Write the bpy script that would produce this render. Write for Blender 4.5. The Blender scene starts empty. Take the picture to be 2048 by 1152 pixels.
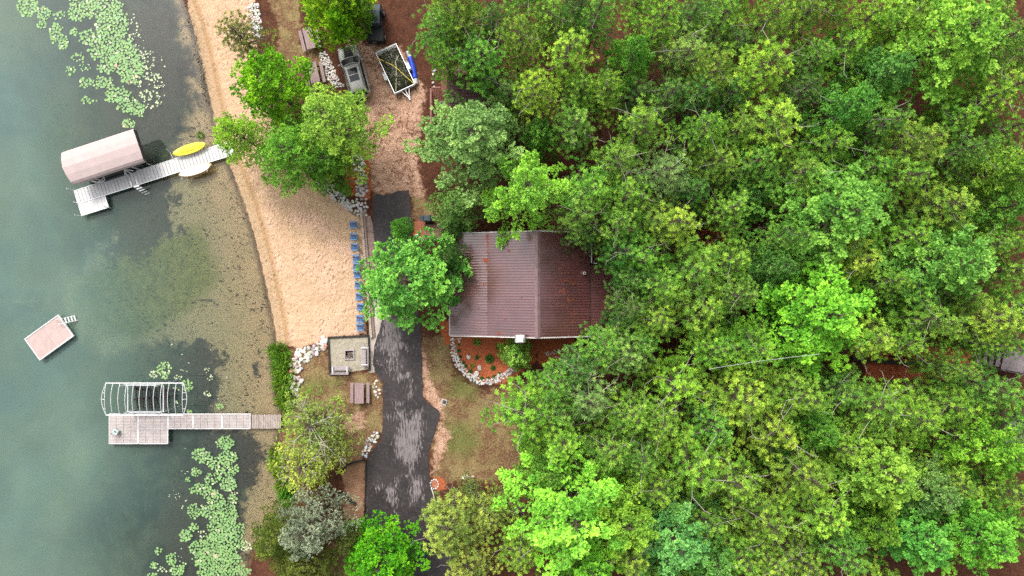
import bpy, math, random
import numpy as np
from mathutils import Vector, Matrix, geometry, noise as mnoise

sc = bpy.context.scene
col = sc.collection
R = math.radians
random.seed(7)
rng = np.random.default_rng(7)

# ------------------------------------------------------------------ camera, sky, sun, exposure
H = 63.0            # drone height in metres
S = 22.0            # photo pixels (2048 wide) per metre on the ground
cam = bpy.data.objects.new('camera', bpy.data.cameras.new('camera'))
col.objects.link(cam)
cam.location = (0, 0, H)
cam.data.sensor_width = 36.0
cam.data.lens = 18.0 / (1024.0 / S / H)
cam.data.clip_end = 500.0
sc.camera = cam

world = bpy.data.worlds.new('World')
sc.world = world
world.use_nodes = True
wn = world.node_tree
bg = wn.nodes['Background']
sky = wn.nodes.new('ShaderNodeTexSky')
sky.sky_type = 'NISHITA'
sky.sun_disc = False
sky.sun_elevation = R(49)
sky.sun_rotation = R(-25)
sky.dust_density = 6.0
sky.air_density = 1.0
hs = wn.nodes.new('ShaderNodeHueSaturation')
hs.inputs['Saturation'].default_value = 0.22      # thin even overcast
wn.links.new(sky.outputs[0], hs.inputs['Color'])
wn.links.new(hs.outputs[0], bg.inputs['Color'])
bg.inputs['Strength'].default_value = 0.15

sun = bpy.data.objects.new('sun', bpy.data.lights.new('sun', 'SUN'))
col.objects.link(sun)
sun.data.energy = 1.45
sun.data.angle = R(12)
sun.data.color = (1.0, 0.96, 0.9)
sun.rotation_euler = Vector((0.28, -0.60, -0.75)).to_track_quat('-Z', 'Y').to_euler()

sc.view_settings.view_transform = 'Standard'
sc.view_settings.look = 'None'
sc.view_settings.gamma = 1.0
sc.view_settings.exposure = 0.74
sc.cycles.max_bounces = 6
sc.cycles.diffuse_bounces = 4
sc.cycles.glossy_bounces = 3
sc.cycles.transmission_bounces = 3
sc.cycles.transparent_max_bounces = 8
sc.cycles.use_denoising = False
sc.cycles.sample_clamp_indirect = 8

# ------------------------------------------------------------------ helpers
def W(px, py, z=0.0):
    k = (H - z) / H / S
    return ((px - 1024.0) * k, (576.0 - py) * k)

def W3(px, py, z=0.0):
    x, y = W(px, py, z)
    return Vector((x, y, z))

def ang(dx, dy):
    return math.atan2(-dy, dx)

class MB:
    def __init__(s):
        s.v = []; s.f = []; s.t = []
        s.tone = 0.5
    def add(s, vs, fs):
        o = len(s.v)
        s.v.extend([tuple(v) for v in vs])
        s.f.extend([tuple(i + o for i in f) for f in fs])
        s.t.extend([s.tone] * len(vs))
        return s
    def box(s, cx, cy, cz, sx, sy, sz, rz=0.0, ry=0.0, rx=0.0, top=1.0):
        m = Matrix.Translation((cx, cy, cz)) @ Matrix.Rotation(rz, 4, 'Z') @ Matrix.Rotation(ry, 4, 'Y') @ Matrix.Rotation(rx, 4, 'X')
        vs = []
        for k in (-1, 1):
            t = top if k > 0 else 1.0
            for a, b in ((-1, -1), (1, -1), (1, 1), (-1, 1)):
                vs.append(m @ Vector((a * sx / 2 * t, b * sy / 2 * t, k * sz / 2)))
        return s.add(vs, [(3, 2, 1, 0), (4, 5, 6, 7), (0, 1, 5, 4), (1, 2, 6, 5), (2, 3, 7, 6), (3, 0, 4, 7)])
    def tube(s, pts, r, n=6, r2=None, cap=True):
        pts = [Vector(p) for p in pts]
        L = len(pts)
        r2 = r if r2 is None else r2
        vs = []; fs = []
        for i, p in enumerate(pts):
            d = (pts[min(i + 1, L - 1)] - pts[max(i - 1, 0)])
            if d.length < 1e-9: d = Vector((0, 0, 1))
            d.normalize()
            a = d.orthogonal().normalized() if abs(d.z) > 0.9 else Vector((0, 0, 1)).cross(d).normalized()
            b = d.cross(a)
            rr = r + (r2 - r) * i / max(1, L - 1)
            for k in range(n):
                t = 2 * math.pi * k / n
                vs.append(p + a * rr * math.cos(t) + b * rr * math.sin(t))
        for i in range(L - 1):
            for k in range(n):
                k2 = (k + 1) % n
                fs.append((i * n + k, i * n + k2, (i + 1) * n + k2, (i + 1) * n + k))
        if cap:
            fs.append(tuple(range(n - 1, -1, -1)))
            fs.append(tuple((L - 1) * n + k for k in range(n)))
        return s.add(vs, fs)
    def prism(s, poly, z0, z1):
        n = len(poly)
        a = sum(poly[i][0] * poly[(i + 1) % n][1] - poly[(i + 1) % n][0] * poly[i][1] for i in range(n))
        if a < 0: poly = poly[::-1]
        vs = [(x, y, z0) for x, y in poly] + [(x, y, z1) for x, y in poly]
        fs = [tuple(range(n - 1, -1, -1)), tuple(range(n, 2 * n))]
        fs += [(i, (i + 1) % n, n + (i + 1) % n, n + i) for i in range(n)]
        return s.add(vs, fs)
    def loft(s, rings, cap=True, close=True):
        n = len(rings[0]); vs = [p for r in rings for p in r]; fs = []
        for i in range(len(rings) - 1):
            for k in range(n if close else n - 1):
                k2 = (k + 1) % n
                fs.append((i * n + k, i * n + k2, (i + 1) * n + k2, (i + 1) * n + k))
        if cap:
            fs.append(tuple(range(n - 1, -1, -1)))
            fs.append(tuple((len(rings) - 1) * n + k for k in range(n)))
        return s.add(vs, fs)
    def mesh(s, name):
        me = bpy.data.meshes.new(name)
        me.from_pydata(s.v, [], s.f)
        at = me.attributes.new('tone', 'FLOAT', 'POINT')
        at.data.foreach_set('value', np.array(s.t, dtype=np.float32))
        me.update()
        return me
    def build(s, name, m, parent=None, smooth=False, bevel=0.0):
        me = s.mesh(name)
        me.materials.append(m)
        if smooth:
            me.polygons.foreach_set('use_smooth', [True] * len(me.polygons))
        o = bpy.data.objects.new(name, me)
        col.objects.link(o)
        if parent: o.parent = parent
        if bevel:
            b = o.modifiers.new('edge', 'BEVEL'); b.width = bevel; b.segments = 2; b.limit_method = 'ANGLE'
        return o

def tag(o, label=None, cat=None, group=None, kind=None):
    if label: o['label'] = label
    if cat: o['category'] = cat
    if group: o['group'] = group
    if kind: o['kind'] = kind
    return o

def thing(name, label, cat, loc, rz=0.0, group=None):
    o = bpy.data.objects.new(name, None)
    o.empty_display_size = 0.2
    col.objects.link(o)
    o.location = loc; o.rotation_euler = (0, 0, rz)
    return tag(o, label, cat, group)

def copy_tree(o, parent=None):
    c = o.copy(); col.objects.link(c); c.parent = parent
    for ch in list(o.children): copy_tree(ch, c)
    return c

# ------------------------------------------------------------------ materials
class NT:
    def __init__(s, m):
        s.m = m; s.t = m.node_tree; s.n = s.t.nodes; s.l = s.t.links
    def node(s, typ, **kw):
        n = s.n.new(typ)
        for k, v in kw.items(): setattr(n, k, v)
        return n
    def put(s, sock, v):
        if hasattr(v, 'is_linked') or isinstance(v, bpy.types.NodeSocket): s.l.new(v, sock)
        else: sock.default_value = v
    def math(s, op, a, b=0.0, c=None, clamp=False):
        n = s.node('ShaderNodeMath', operation=op); n.use_clamp = clamp
        s.put(n.inputs[0], a); s.put(n.inputs[1], b)
        if c is not None: s.put(n.inputs[2], c)
        return n.outputs[0]
    def mix(s, f, a, b, typ='MIX'):
        n = s.node('ShaderNodeMix', data_type='RGBA', blend_type=typ)
        s.put(n.inputs[0], f)
        s.put(n.inputs[6], a if not isinstance(a, tuple) else (*a[:3], 1)); s.put(n.inputs[7], b if not isinstance(b, tuple) else (*b[:3], 1))
        return n.outputs[2]
    def ramp(s, v, lo, hi, a=0.0, b=1.0, smooth=True):
        n = s.node('ShaderNodeMapRange')
        if smooth: n.interpolation_type = 'SMOOTHSTEP'
        s.put(n.inputs[0], v); s.put(n.inputs[1], lo); s.put(n.inputs[2], hi); s.put(n.inputs[3], a); s.put(n.inputs[4], b)
        return n.outputs[0]
    def coord(s, scale=(1, 1, 1), rot=(0, 0, 0), obj=True):
        tc = s.node('ShaderNodeTexCoord')
        mp = s.node('ShaderNodeMapping')
        s.l.new(tc.outputs['Object'], mp.inputs[0])
        mp.inputs['Scale'].default_value = scale; mp.inputs['Rotation'].default_value = rot
        return mp.outputs[0]
    def noise(s, vec, scale, detail=3.0, rough=0.6, dist=0.0):
        n = s.node('ShaderNodeTexNoise')
        s.l.new(vec, n.inputs['Vector'])
        n.inputs['Scale'].default_value = scale; n.inputs['Detail'].default_value = detail
        n.inputs['Roughness'].default_value = rough; n.inputs['Distortion'].default_value = dist
        return n.outputs[0]
    def vor(s, vec, scale, feature='F1', out='Distance', rnd=1.0):
        n = s.node('ShaderNodeTexVoronoi', feature=feature)
        s.l.new(vec, n.inputs['Vector']); n.inputs['Scale'].default_value = scale; n.inputs['Randomness'].default_value = rnd
        return n.outputs[out]
    def attr(s, name):
        n = s.node('ShaderNodeAttribute', attribute_name=name)
        return n
    def bump(s, h, strength, dist=0.05):
        n = s.node('ShaderNodeBump')
        s.l.new(h, n.inputs['Height']); n.inputs['Strength'].default_value = strength; n.inputs['Distance'].default_value = dist
        return n.outputs[0]

def new_mat(name):
    m = bpy.data.materials.new(name); m.use_nodes = True
    t = NT(m)
    return m, t, t.n['Principled BSDF']

def mat(name, c, rough=0.6, metal=0.0, var=0.18, vscale=3.0, spec=0.4, bump=0.0, bscale=20.0, stretch=(1, 1, 1), c2=None, coat=0.0):
    m, t, p = new_mat(name)
    v = t.coord(stretch)
    n = t.noise(v, vscale, 4.0, 0.65)
    lo = tuple(x * (1 - var) for x in c); hi = tuple(x * (1 + var) for x in c)
    if c2: hi = c2
    t.l.new(t.mix(t.ramp(n, 0.3, 0.7), lo, hi), p.inputs['Base Color'])
    p.inputs['Roughness'].default_value = rough; p.inputs['Metallic'].default_value = metal
    p.inputs['Specular IOR Level'].default_value = spec
    p.inputs['Coat Weight'].default_value = coat
    if bump:
        t.l.new(t.bump(t.noise(v, bscale, 3.0), bump, 0.02), p.inputs['Normal'])
    return m

M = {}
M['white_metal'] = mat('white_metal', (0.58, 0.58, 0.58), 0.4, var=0.06)
M['alu'] = mat('aluminium', (0.72, 0.73, 0.74), 0.35, 0.6, var=0.08)
M['deck_white'] = mat('white_deck_panel', (0.50, 0.49, 0.49), 0.55, var=0.07, vscale=1.2)
M['deck_tan'] = mat('tan_deck_panel', (0.41, 0.36, 0.345), 0.7, var=0.12, vscale=1.5)
M['deck_grey'] = mat('weathered_wood', (0.34, 0.28, 0.25), 0.85, var=0.35, vscale=2.0, stretch=(9, 1, 1), bump=0.3)
M['black'] = mat('black_plastic', (0.015, 0.015, 0.017), 0.45)
M['dark'] = mat('dark_timber', (0.03, 0.024, 0.02), 0.85, var=0.4)
M['canopy'] = mat('mauve_canvas', (0.46, 0.365, 0.35), 0.85, var=0.05, vscale=1.5, bump=0.12, bscale=3.0)
M['canopy_dark'] = mat('dark_grey_and_end_shade', (0.05, 0.052, 0.058), 0.9)  # near-black grey for boat deck and lid; as canopy ends it paints shade
M['pink_deck'] = mat('pinkish_raft_deck', (0.42, 0.32, 0.295), 0.8, var=0.07, vscale=2.0)
M['yellow'] = mat('yellow_plastic', (0.75, 0.62, 0.03), 0.35, var=0.08, coat=0.2)
M['board_white'] = mat('white_board', (0.74, 0.74, 0.70), 0.35, var=0.04)
M['board_edge'] = mat('amber_board_edge', (0.55, 0.3, 0.05), 0.4)
M['blue'] = mat('blue_poly_lumber', (0.05, 0.135, 0.30), 0.6, var=0.15)
M['mauve_wood'] = mat('mauve_brown_planks', (0.28, 0.19, 0.19), 0.7, var=0.16, vscale=2.0, stretch=(1, 8, 1))
M['bench'] = mat('grey_pink_bench', (0.32, 0.27, 0.28), 0.7, var=0.15, vscale=2.5)
M['suv'] = mat('warm_grey_car_paint', (0.41, 0.40, 0.375), 0.35, 0.1, var=0.03, coat=0.6)
M['glass'] = mat('dark_car_glass', (0.012, 0.016, 0.018), 0.08, spec=0.25, var=0.02)
M['tyre'] = mat('tyre_rubber', (0.02, 0.02, 0.02), 0.9)
M['charcoal'] = mat('charcoal_cover', (0.035, 0.05, 0.065), 0.55)
M['roof_b'] = mat('brown_roof_trim', (0.11, 0.055, 0.055), 0.4, 0.2)
M['fascia'] = mat('pale_fascia', (0.55, 0.52, 0.50), 0.6)
M['siding'] = mat('brown_siding', (0.16, 0.09, 0.06), 0.8, var=0.25, stretch=(1, 1, 8))
M['redwood'] = mat('red_stained_deck', (0.20, 0.072, 0.042), 0.7, var=0.3, vscale=2.5, stretch=(6, 1, 1))
M['redwood2'] = mat('pink_stained_rail', (0.26, 0.125, 0.10), 0.7, var=0.2, vscale=2.5)
M['concrete'] = mat('pale_concrete', (0.44, 0.38, 0.33), 0.85, var=0.18, vscale=0.9, bump=0.2)
M['concrete_b'] = mat('pinkish_worn_concrete', (0.24, 0.165, 0.14), 0.85, var=0.3, vscale=1.1, bump=0.2)
M['stone'] = mat('pale_stone', (0.60, 0.57, 0.53), 0.8, var=0.3, vscale=2.0, bump=0.3)
M['stone_red'] = mat('red_stone', (0.5, 0.2, 0.13), 0.8, var=0.2)
M['bark'] = mat('pine_bark', (0.085, 0.065, 0.045), 0.9, var=0.4, vscale=6.0, bump=0.5)
M['twig'] = mat('pale_dead_twig', (0.34, 0.30, 0.26), 0.9, var=0.25, vscale=3.0)
M['blue_tarp'] = mat('blue_tarp', (0.01, 0.05, 0.42), 0.45, var=0.25, vscale=6.0, bump=0.6, bscale=9.0)
M['silver_tarp'] = mat('silver_tarp', (0.42, 0.43, 0.46), 0.5, var=0.25, vscale=7.0, bump=0.6, bscale=9.0)
M['rope_y'] = mat('yellow_strap', (0.62, 0.5, 0.05), 0.7)
M['rope_p'] = mat('pale_strap', (0.5, 0.46, 0.3), 0.7)
M['rope_w'] = mat('white_rope', (0.7, 0.7, 0.68), 0.8)
M['brick_red'] = mat('red_brick_patio', (0.33, 0.11, 0.06), 0.85, var=0.35, vscale=8.0)
M['ash'] = mat('charred_ash', (0.045, 0.04, 0.04), 0.95, var=0.6, vscale=14.0, bump=0.6)
M['bed_timber'] = mat('weathered_retaining_timber', (0.36, 0.29, 0.24), 0.85, var=0.3, vscale=2.0, stretch=(6, 1, 1))
M['rust'] = mat('orange_clay', (0.34, 0.125, 0.07), 0.8, var=0.3)
M['log'] = mat('split_log', (0.15, 0.11, 0.105), 0.9, var=0.45, vscale=3.0)
M['grey_deck'] = mat('mauve_grey_deck', (0.2, 0.165, 0.17), 0.85, var=0.2, vscale=2.0)
M['globe'] = mat('white_globe', (0.85, 0.85, 0.83), 0.3, var=0.02)
M['soil'] = mat('dark_hole', (0.03, 0.016, 0.01), 0.95)

def leaf_mat(name, trans=0.28, spec=0.25, rough=0.55, tint=None, hue=0.022):
    m, t, p = new_mat(name)
    oi = t.node('ShaderNodeObjectInfo')
    tone = t.attr('tone').outputs['Fac']
    h = t.node('ShaderNodeHueSaturation')
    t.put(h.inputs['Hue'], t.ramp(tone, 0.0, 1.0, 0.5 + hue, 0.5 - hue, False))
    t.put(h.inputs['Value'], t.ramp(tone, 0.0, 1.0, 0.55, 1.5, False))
    h.inputs['Saturation'].default_value = 1.0
    t.l.new(oi.outputs['Color'], h.inputs['Color'])
    c = h.outputs[0]
    t.l.new(c, p.inputs['Base Color'])
    p.inputs['Roughness'].default_value = rough; p.inputs['Specular IOR Level'].default_value = spec
    tr = t.node('ShaderNodeBsdfTranslucent')
    t.l.new(t.mix(0.25, c, (0.2, 0.36, 0.04)), tr.inputs['Color'])
    mx = t.node('ShaderNodeMixShader'); mx.inputs[0].default_value = trans
    t.l.new(p.outputs[0], mx.inputs[1]); t.l.new(tr.outputs[0], mx.inputs[2])
    t.l.new(mx.outputs[0], t.n['Material Output'].inputs[0])
    return m
M['needle'] = leaf_mat('pine_needles', 0.14, 0.12, 0.6)
M['leaf'] = leaf_mat('broad_leaves', 0.3, 0.14, 0.6)
M['pad'] = leaf_mat('lily_pad', 0.05, 0.4, 0.45, hue=0.03)
# ------------------------------------------------------------------ terrain fields
WATER = -0.30
SHORE = [(355, -420), (358, -100), (362, 0), (378, 40), (395, 100), (408, 160), (420, 215), (432, 270), (450, 320), (470, 365), (487, 410),
         (505, 470), (520, 530), (533, 590), (546, 650), (550, 690), (543, 720), (550, 790), (562, 830), (556, 870), (552, 920),
         (560, 960), (565, 1000), (550, 1040), (520, 1080), (500, 1110), (490, 1152), (470, 1600)]
LAND = SHORE + [(2700, 1600), (2700, -420)]

def poly_sd(P, poly):
    """signed distance (positive inside) of points P (n,2) to a polygon in world metres"""
    q = np.array(poly); n = len(q)
    best = np.full(len(P), 1e9); inside = np.zeros(len(P), bool)
    for i in range(n):
        a = q[i]; b = q[(i + 1) % n]; e = b - a
        t = np.clip(((P - a) @ e) / max(e @ e, 1e-9), 0, 1)
        d = np.hypot(*(P - a - t[:, None] * e).T)
        best = np.minimum(best, d)
        if a[1] != b[1]:
            c = (a[1] > P[:, 1]) != (b[1] > P[:, 1])
            xi = (b[0] - a[0]) * (P[:, 1] - a[1]) / (b[1] - a[1]) + a[0]
            inside ^= c & (P[:, 0] < xi)
    return np.where(inside, best, -best)

def px_poly(pts): return [W(x, y) for x, y in pts]
LANDW = px_poly(LAND)
def smooth(x): x = np.clip(x, 0, 1); return x * x * (3 - 2 * x)

def height(d):
    land = WATER + 0.32 * smooth(d / 3.2)
    bed = WATER + 0.075 * d - 0.008 * np.minimum(d + 6, 0) ** 2
    return np.where(d > 0, land, np.maximum(bed, -3.6))

ZONES = {
 'sand': [[(362, -60), (378, 40), (408, 160), (432, 270), (470, 365), (505, 470), (533, 590), (550, 692), (600, 697), (656, 676), (733, 668),
           (726, 440), (700, 425), (640, 375), (600, 330), (560, 300), (560, 240), (540, 190), (515, 140), (512, 80), (505, 40), (515, -60)]],
 'dirt': [[(690, 60), (730, 88), (800, 95), (850, 180), (842, 240), (832, 300), (848, 395), (800, 388), (748, 390), (735, 330), (715, 250), (722, 190), (700, 120)],
          [(843, 690), (862, 760), (890, 815), (884, 850), (902, 870), (878, 930), (862, 950), (868, 900), (880, 830), (848, 790)],
          [(690, 830), (725, 825), (730, 850), (700, 870), (690, 860)]],
 'grass': [[(845, 675), (900, 670), (905, 745), (965, 785), (1040, 770), (1100, 800), (1040, 930), (1000, 960), (870, 965), (862, 900), (880, 830), (848, 790)],
           [(560, 700), (655, 690), (655, 748), (735, 748), (748, 745), (765, 765), (766, 860), (735, 905), (700, 915), (640, 960), (560, 960), (560, 840), (600, 760)],
           [(515, -60), (600, -60), (600, 90), (640, 95), (660, 170), (620, 180), (520, 330), (560, 60)],
           [(822, 390), (850, 380), (870, 440), (830, 440)],
           [(690, 1075), (728, 1075), (728, 1152), (640, 1180), (640, 1100)]],
 'mulch': [[(905, 662), (1062, 662), (1075, 720), (1010, 768), (960, 768), (920, 740), (903, 700)], [(880, 640), (902, 640), (902, 690), (888, 690)],
           [(828, 440), (852, 440), (852, 478), (828, 478)], [(688, 330), (718, 330), (722, 395), (690, 385)],
           [(700, 300), (738, 300), (742, 400), (730, 400)], [(868, 955), (888, 954), (892, 978), (872, 980)],
           [(1060, 675), (1150, 675), (1150, 720), (1080, 730)], [(1730, 690), (1960, 700), (1960, 760), (1730, 760)]],
 'green': [[(890, 845), (940, 840), (965, 890), (930, 920), (885, 905)], [(910, 745), (960, 780), (950, 805), (890, 790)], [(610, 755), (690, 760), (680, 775), (605, 780)]],
 'fawn': [[(686, 930), (730, 915), (728, 1075), (690, 1060), (690, 1000)], [(690, 880), (715, 870), (730, 915), (690, 930)]],
 'algae': [[(80, 590), (180, 520), (300, 470), (400, 440), (440, 560), (380, 620), (250, 700), (120, 640)], [(20, 190), (110, 170), (140, 260), (60, 330), (20, 300)], [(-60, -20), (40, 0), (60, 70), (-60, 90)],
           [(0, 950), (160, 880), (200, 960), (60, 1080), (-40, 1060)]],
 'deep': [[(-400, -400), (345, -400), (352, 20), (372, 110), (385, 225), (345, 300), (320, 350), (330, 400), (250, 440), (140, 520), (90, 600), (-400, 640)], [(-400, 600), (75, 600), (110, 690), (180, 720), (270, 690), (330, 680), (390, 690), (425, 750), (425, 800), (400, 850), (430, 880), (490, 880), (500, 960), (475, 1060), (470, 1500), (-400, 1500)]],
 'weeds': [[(362, 0), (380, 45), (396, 110), (410, 170), (418, 215), (404, 205), (388, 150), (372, 90), (352, 20)], [(180, 40), (330, 30), (350, 200), (300, 330), (180, 300)],
           [(250, 380), (330, 360), (330, 460), (260, 520), (200, 500)], [(330, 720), (390, 690), (430, 750), (420, 800), (340, 780)], [(400, 860), (520, 880), (500, 980), (400, 960)],
           [(330, 980), (470, 980), (470, 1152), (330, 1152)]],
}

X0, X1, Y0, Y1, G = -66.0, 66.0, -42.0, 42.0, 0.25
nx = int((X1 - X0) / G) + 1; ny = int((Y1 - Y0) / G) + 1
gx, gy = np.meshgrid(np.linspace(X0, X1, nx), np.linspace(Y0, Y1, ny))
P2 = np.stack([gx.ravel(), gy.ravel()], 1)
DSH = poly_sd(P2, LANDW)
ZT = height(DSH)
FIELD = {}
for k, polys in ZONES.items():
    s = np.full(len(P2), -1e9)
    for q in polys: s = np.maximum(s, poly_sd(P2, px_poly(q)))
    soft = 2.2 if k in ('algae', 'weeds', 'deep') else (1.3 if k in ('green', 'grass', 'fawn', 'dirt') else 0.7)
    FIELD[k] = smooth(0.5 + s / (2 * soft))
TRACK = np.full(len(P2), -1e9)
TRACK = poly_sd(P2, px_poly(ZONES['dirt'][0]))
BEACH = poly_sd(P2, px_poly(ZONES['sand'][0]))

def ground_z(x, y):
    d = poly_sd(np.array([[x, y]]), LANDW)
    return float(height(d)[0])

def terrain_material():
    m, t, p = new_mat('natural_ground')
    v = t.coord()
    za, zb, zc = t.attr('zone_a'), t.attr('zone_b'), t.attr('zone_c')
    def sep(a):
        n = t.node('ShaderNodeSeparateColor'); t.l.new(a.outputs['Color'], n.inputs[0]); return n.outputs
    sand, dirt, grass = sep(za); mulch, green, fawn = sep(zb); algae, weeds, deep = sep(zc)
    dist = t.attr('shore').outputs['Fac']
    edge = t.noise(v, 1.6, 5, 0.7)
    eo = t.math('MULTIPLY', t.math('SUBTRACT', edge, 0.5), 1.1)
    def w(x, lo=0.36, hi=0.64): return t.ramp(t.math('ADD', x, eo), lo, hi)
    big = t.noise(v, 0.28, 3, 0.5); mid = t.noise(v, 1.3, 5, 0.65); fine = t.noise(v, 7.0, 4, 0.7); grit = t.noise(v, 22.0, 2, 0.6)
    # forest floor of fallen needles
    c = t.mix(t.ramp(mid, 0.3, 0.7), (0.045, 0.017, 0.011), (0.095, 0.036, 0.02))
    c = t.mix(t.ramp(fine, 0.45, 0.75), c, (0.14, 0.058, 0.03))
    c = t.mix(t.ramp(t.noise(v, 9.0, 2, 0.5, 1.5), 0.66, 0.72), c, (0.19, 0.11, 0.075))
    # dry grass
    gcol = t.mix(t.ramp(mid, 0.32, 0.66), (0.235, 0.165, 0.075), (0.155, 0.12, 0.048))
    gcol = t.mix(t.ramp(fine, 0.42, 0.7), gcol, (0.32, 0.235, 0.12))
    gcol = t.mix(t.ramp(t.noise(v, 0.7, 4, 0.65), 0.42, 0.56), gcol, t.mix(t.ramp(fine, 0.4, 0.65), (0.115, 0.062, 0.03), (0.25, 0.15, 0.085)))
    gcol = t.mix(t.ramp(t.noise(v, 11.0, 3, 0.7), 0.60, 0.68), gcol, (0.09, 0.075, 0.025))
    c = t.mix(w(grass), c, gcol)
    gg = t.mix(t.ramp(fine, 0.35, 0.7), (0.07, 0.11, 0.02), (0.16, 0.18, 0.05))
    c = t.mix(t.math('MULTIPLY', w(green, 0.2, 1.0), t.ramp(fine, 0.3, 0.6, 0.3, 0.8)), c, gg)
    # bare dirt with ruts and clods
    dn = t.noise(v, 2.6, 4, 0.6, 1.2)
    dcol = t.mix(t.ramp(mid, 0.3, 0.7), (0.55, 0.35, 0.25), (0.40, 0.225, 0.15))
    dcol = t.mix(t.ramp(big, 0.52, 0.66), dcol, (0.22, 0.10, 0.06))
    vein = t.math('ABSOLUTE', t.math('SUBTRACT', t.noise(v, 1.5, 4, 0.62, 1.0), 0.5))
    veinm = t.math('MULTIPLY', t.ramp(vein, 0.012, 0.045, 1.0, 0.0), t.ramp(t.noise(v, 0.45, 2), 0.42, 0.58))
    dcol = t.mix(t.ramp(dn, 0.57, 0.65), dcol, (0.20, 0.105, 0.065))
    dcol = t.mix(t.math('MULTIPLY', veinm, 0.85), dcol, (0.11, 0.05, 0.03))
    dcol = t.mix(t.ramp(fine, 0.62, 0.75), dcol, (0.52, 0.35, 0.25))
    c = t.mix(w(dirt), c, dcol)
    fcol = t.mix(t.ramp(mid, 0.3, 0.7), (0.33, 0.19, 0.115), (0.24, 0.125, 0.075))
    c = t.mix(w(fawn), c, fcol)
    # red bark mulch
    mcol = t.mix(t.ramp(fine, 0.35, 0.7), (0.27, 0.065, 0.027), (0.50, 0.145, 0.06))
    mcol = t.mix(t.ramp(grit, 0.62, 0.7), mcol, (0.42, 0.19, 0.10))
    c = t.mix(w(mulch, 0.42, 0.58), c, mcol)
    # beach sand, damp near the water, footprint hollows shaded by painted dark spots
    fp = t.coord((1.0, 0.62, 1.0), (0, 0, R(28)))
    foot = t.vor(fp, 3.3)
    foot_shade = t.ramp(t.noise(fp, 5.5, 2, 0.5), 0.60, 0.70)
    scol = t.mix(t.ramp(mid, 0.3, 0.7), (0.56, 0.38, 0.245), (0.47, 0.31, 0.19))
    scol = t.mix(t.math('MULTIPLY', t.ramp(big, 0.45, 0.65), 0.5), scol, (0.64, 0.41, 0.30))
    scol = t.mix(t.math('MULTIPLY', foot_shade, t.ramp(t.noise(v, 0.35, 3), 0.35, 0.6, 0.35, 0.8)), scol, (0.25, 0.145, 0.085))
    damp = t.ramp(t.math('ADD', dist, t.math('MULTIPLY', t.math('SUBTRACT', mid, 0.5), 0.5)), 0.55, 1.35, 1.0, 0.0)
    line1 = t.math('MULTIPLY', t.ramp(dist, 0.7, 0.95), t.ramp(dist, 1.0, 1.6, 1.0, 0.0))
    scol = t.mix(t.math('MULTIPLY', damp, 0.85), scol, (0.40, 0.275, 0.165))
    scol = t.mix(t.math('MULTIPLY', line1, 0.75), scol, (0.33, 0.20, 0.095))
    wrack = t.math('MULTIPLY', t.ramp(t.math('ABSOLUTE', t.math('SUBTRACT', dist, t.math('MULTIPLY', mid, 0.8))), 0.0, 0.12, 1.0, 0.0), t.ramp(t.noise(v, 3.0, 3), 0.5, 0.62))
    scol = t.mix(t.math('MULTIPLY', wrack, 0.3), scol, (0.09, 0.06, 0.035))
    c = t.mix(w(sand, 0.4, 0.6), c, scol)
    # lake bed: pale sand, algae film, dark weed, leaf litter
    low = t.noise(v, 0.42, 5, 0.62, 0.6)
    bed = t.mix(t.ramp(mid, 0.3, 0.7), (0.60, 0.45, 0.28), (0.47, 0.385, 0.225))
    bed = t.mix(t.ramp(t.math('ADD', dist, t.math('MULTIPLY', low, 3.0)), -3.5, 1.6, 1.0, 0.0), bed, (0.45, 0.395, 0.235))
    bed = t.mix(t.math('MULTIPLY', t.ramp(t.math('ADD', algae, t.math('MULTIPLY', eo, 0.6)), 0.3, 0.9), 0.9), bed, t.mix(t.ramp(mid, 0.35, 0.65), (0.28, 0.32, 0.115), (0.18, 0.21, 0.075)))
    depthdark = t.ramp(t.math('ADD', deep, t.math('ADD', t.math('MULTIPLY', t.math('SUBTRACT', low, 0.5), 1.3), t.math('MULTIPLY', t.math('SUBTRACT', mid, 0.5), 0.5))), 0.30, 0.72)
    bed = t.mix(t.math('MULTIPLY', depthdark, t.math('SUBTRACT', 1.0, t.math('MULTIPLY', algae, 0.65))), bed, t.mix(t.ramp(t.noise(v, 0.33, 5, 0.65, 0.7), 0.38, 0.64), (0.028, 0.045, 0.042), (0.115, 0.145, 0.095)))
    weedm = t.ramp(t.math('ADD', t.math('MULTIPLY', weeds, 0.30), t.math('ADD', t.math('MULTIPLY', low, 0.55), t.math('MULTIPLY', t.noise(v, 1.1, 6, 0.7, 0.8), 0.5))), 0.60, 0.68)
    bed = t.mix(t.math('MULTIPLY', weedm, t.ramp(dist, -1.2, -0.3, 0.95, 0.35)), bed, t.mix(t.ramp(fine, 0.4, 0.7), (0.07, 0.075, 0.066), (0.13, 0.12, 0.09)))
    spk = t.math('MULTIPLY', t.ramp(t.noise(t.coord((1, 1.5, 1), (0, 0, R(35))), 3.6, 2, 0.55, 0.8), 0.585, 0.635), t.ramp(t.noise(v, 0.5, 2), 0.38, 0.54))
    bed = t.mix(t.math('MULTIPLY', spk, 0.95), bed, (0.035, 0.03, 0.022))
    wet = t.ramp(t.math('ADD', dist, t.math('MULTIPLY', eo, 0.25)), -0.7, 0.3, 1.0, 0.0)
    c = t.mix(wet, c, bed)
    t.l.new(c, p.inputs['Base Color'])
    p.inputs['Roughness'].default_value = 0.9; p.inputs['Specular IOR Level'].default_value = 0.15
    hgt = t.math('ADD', t.math('MULTIPLY', fine, 0.6), t.math('MULTIPLY', grit, 0.25))
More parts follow.
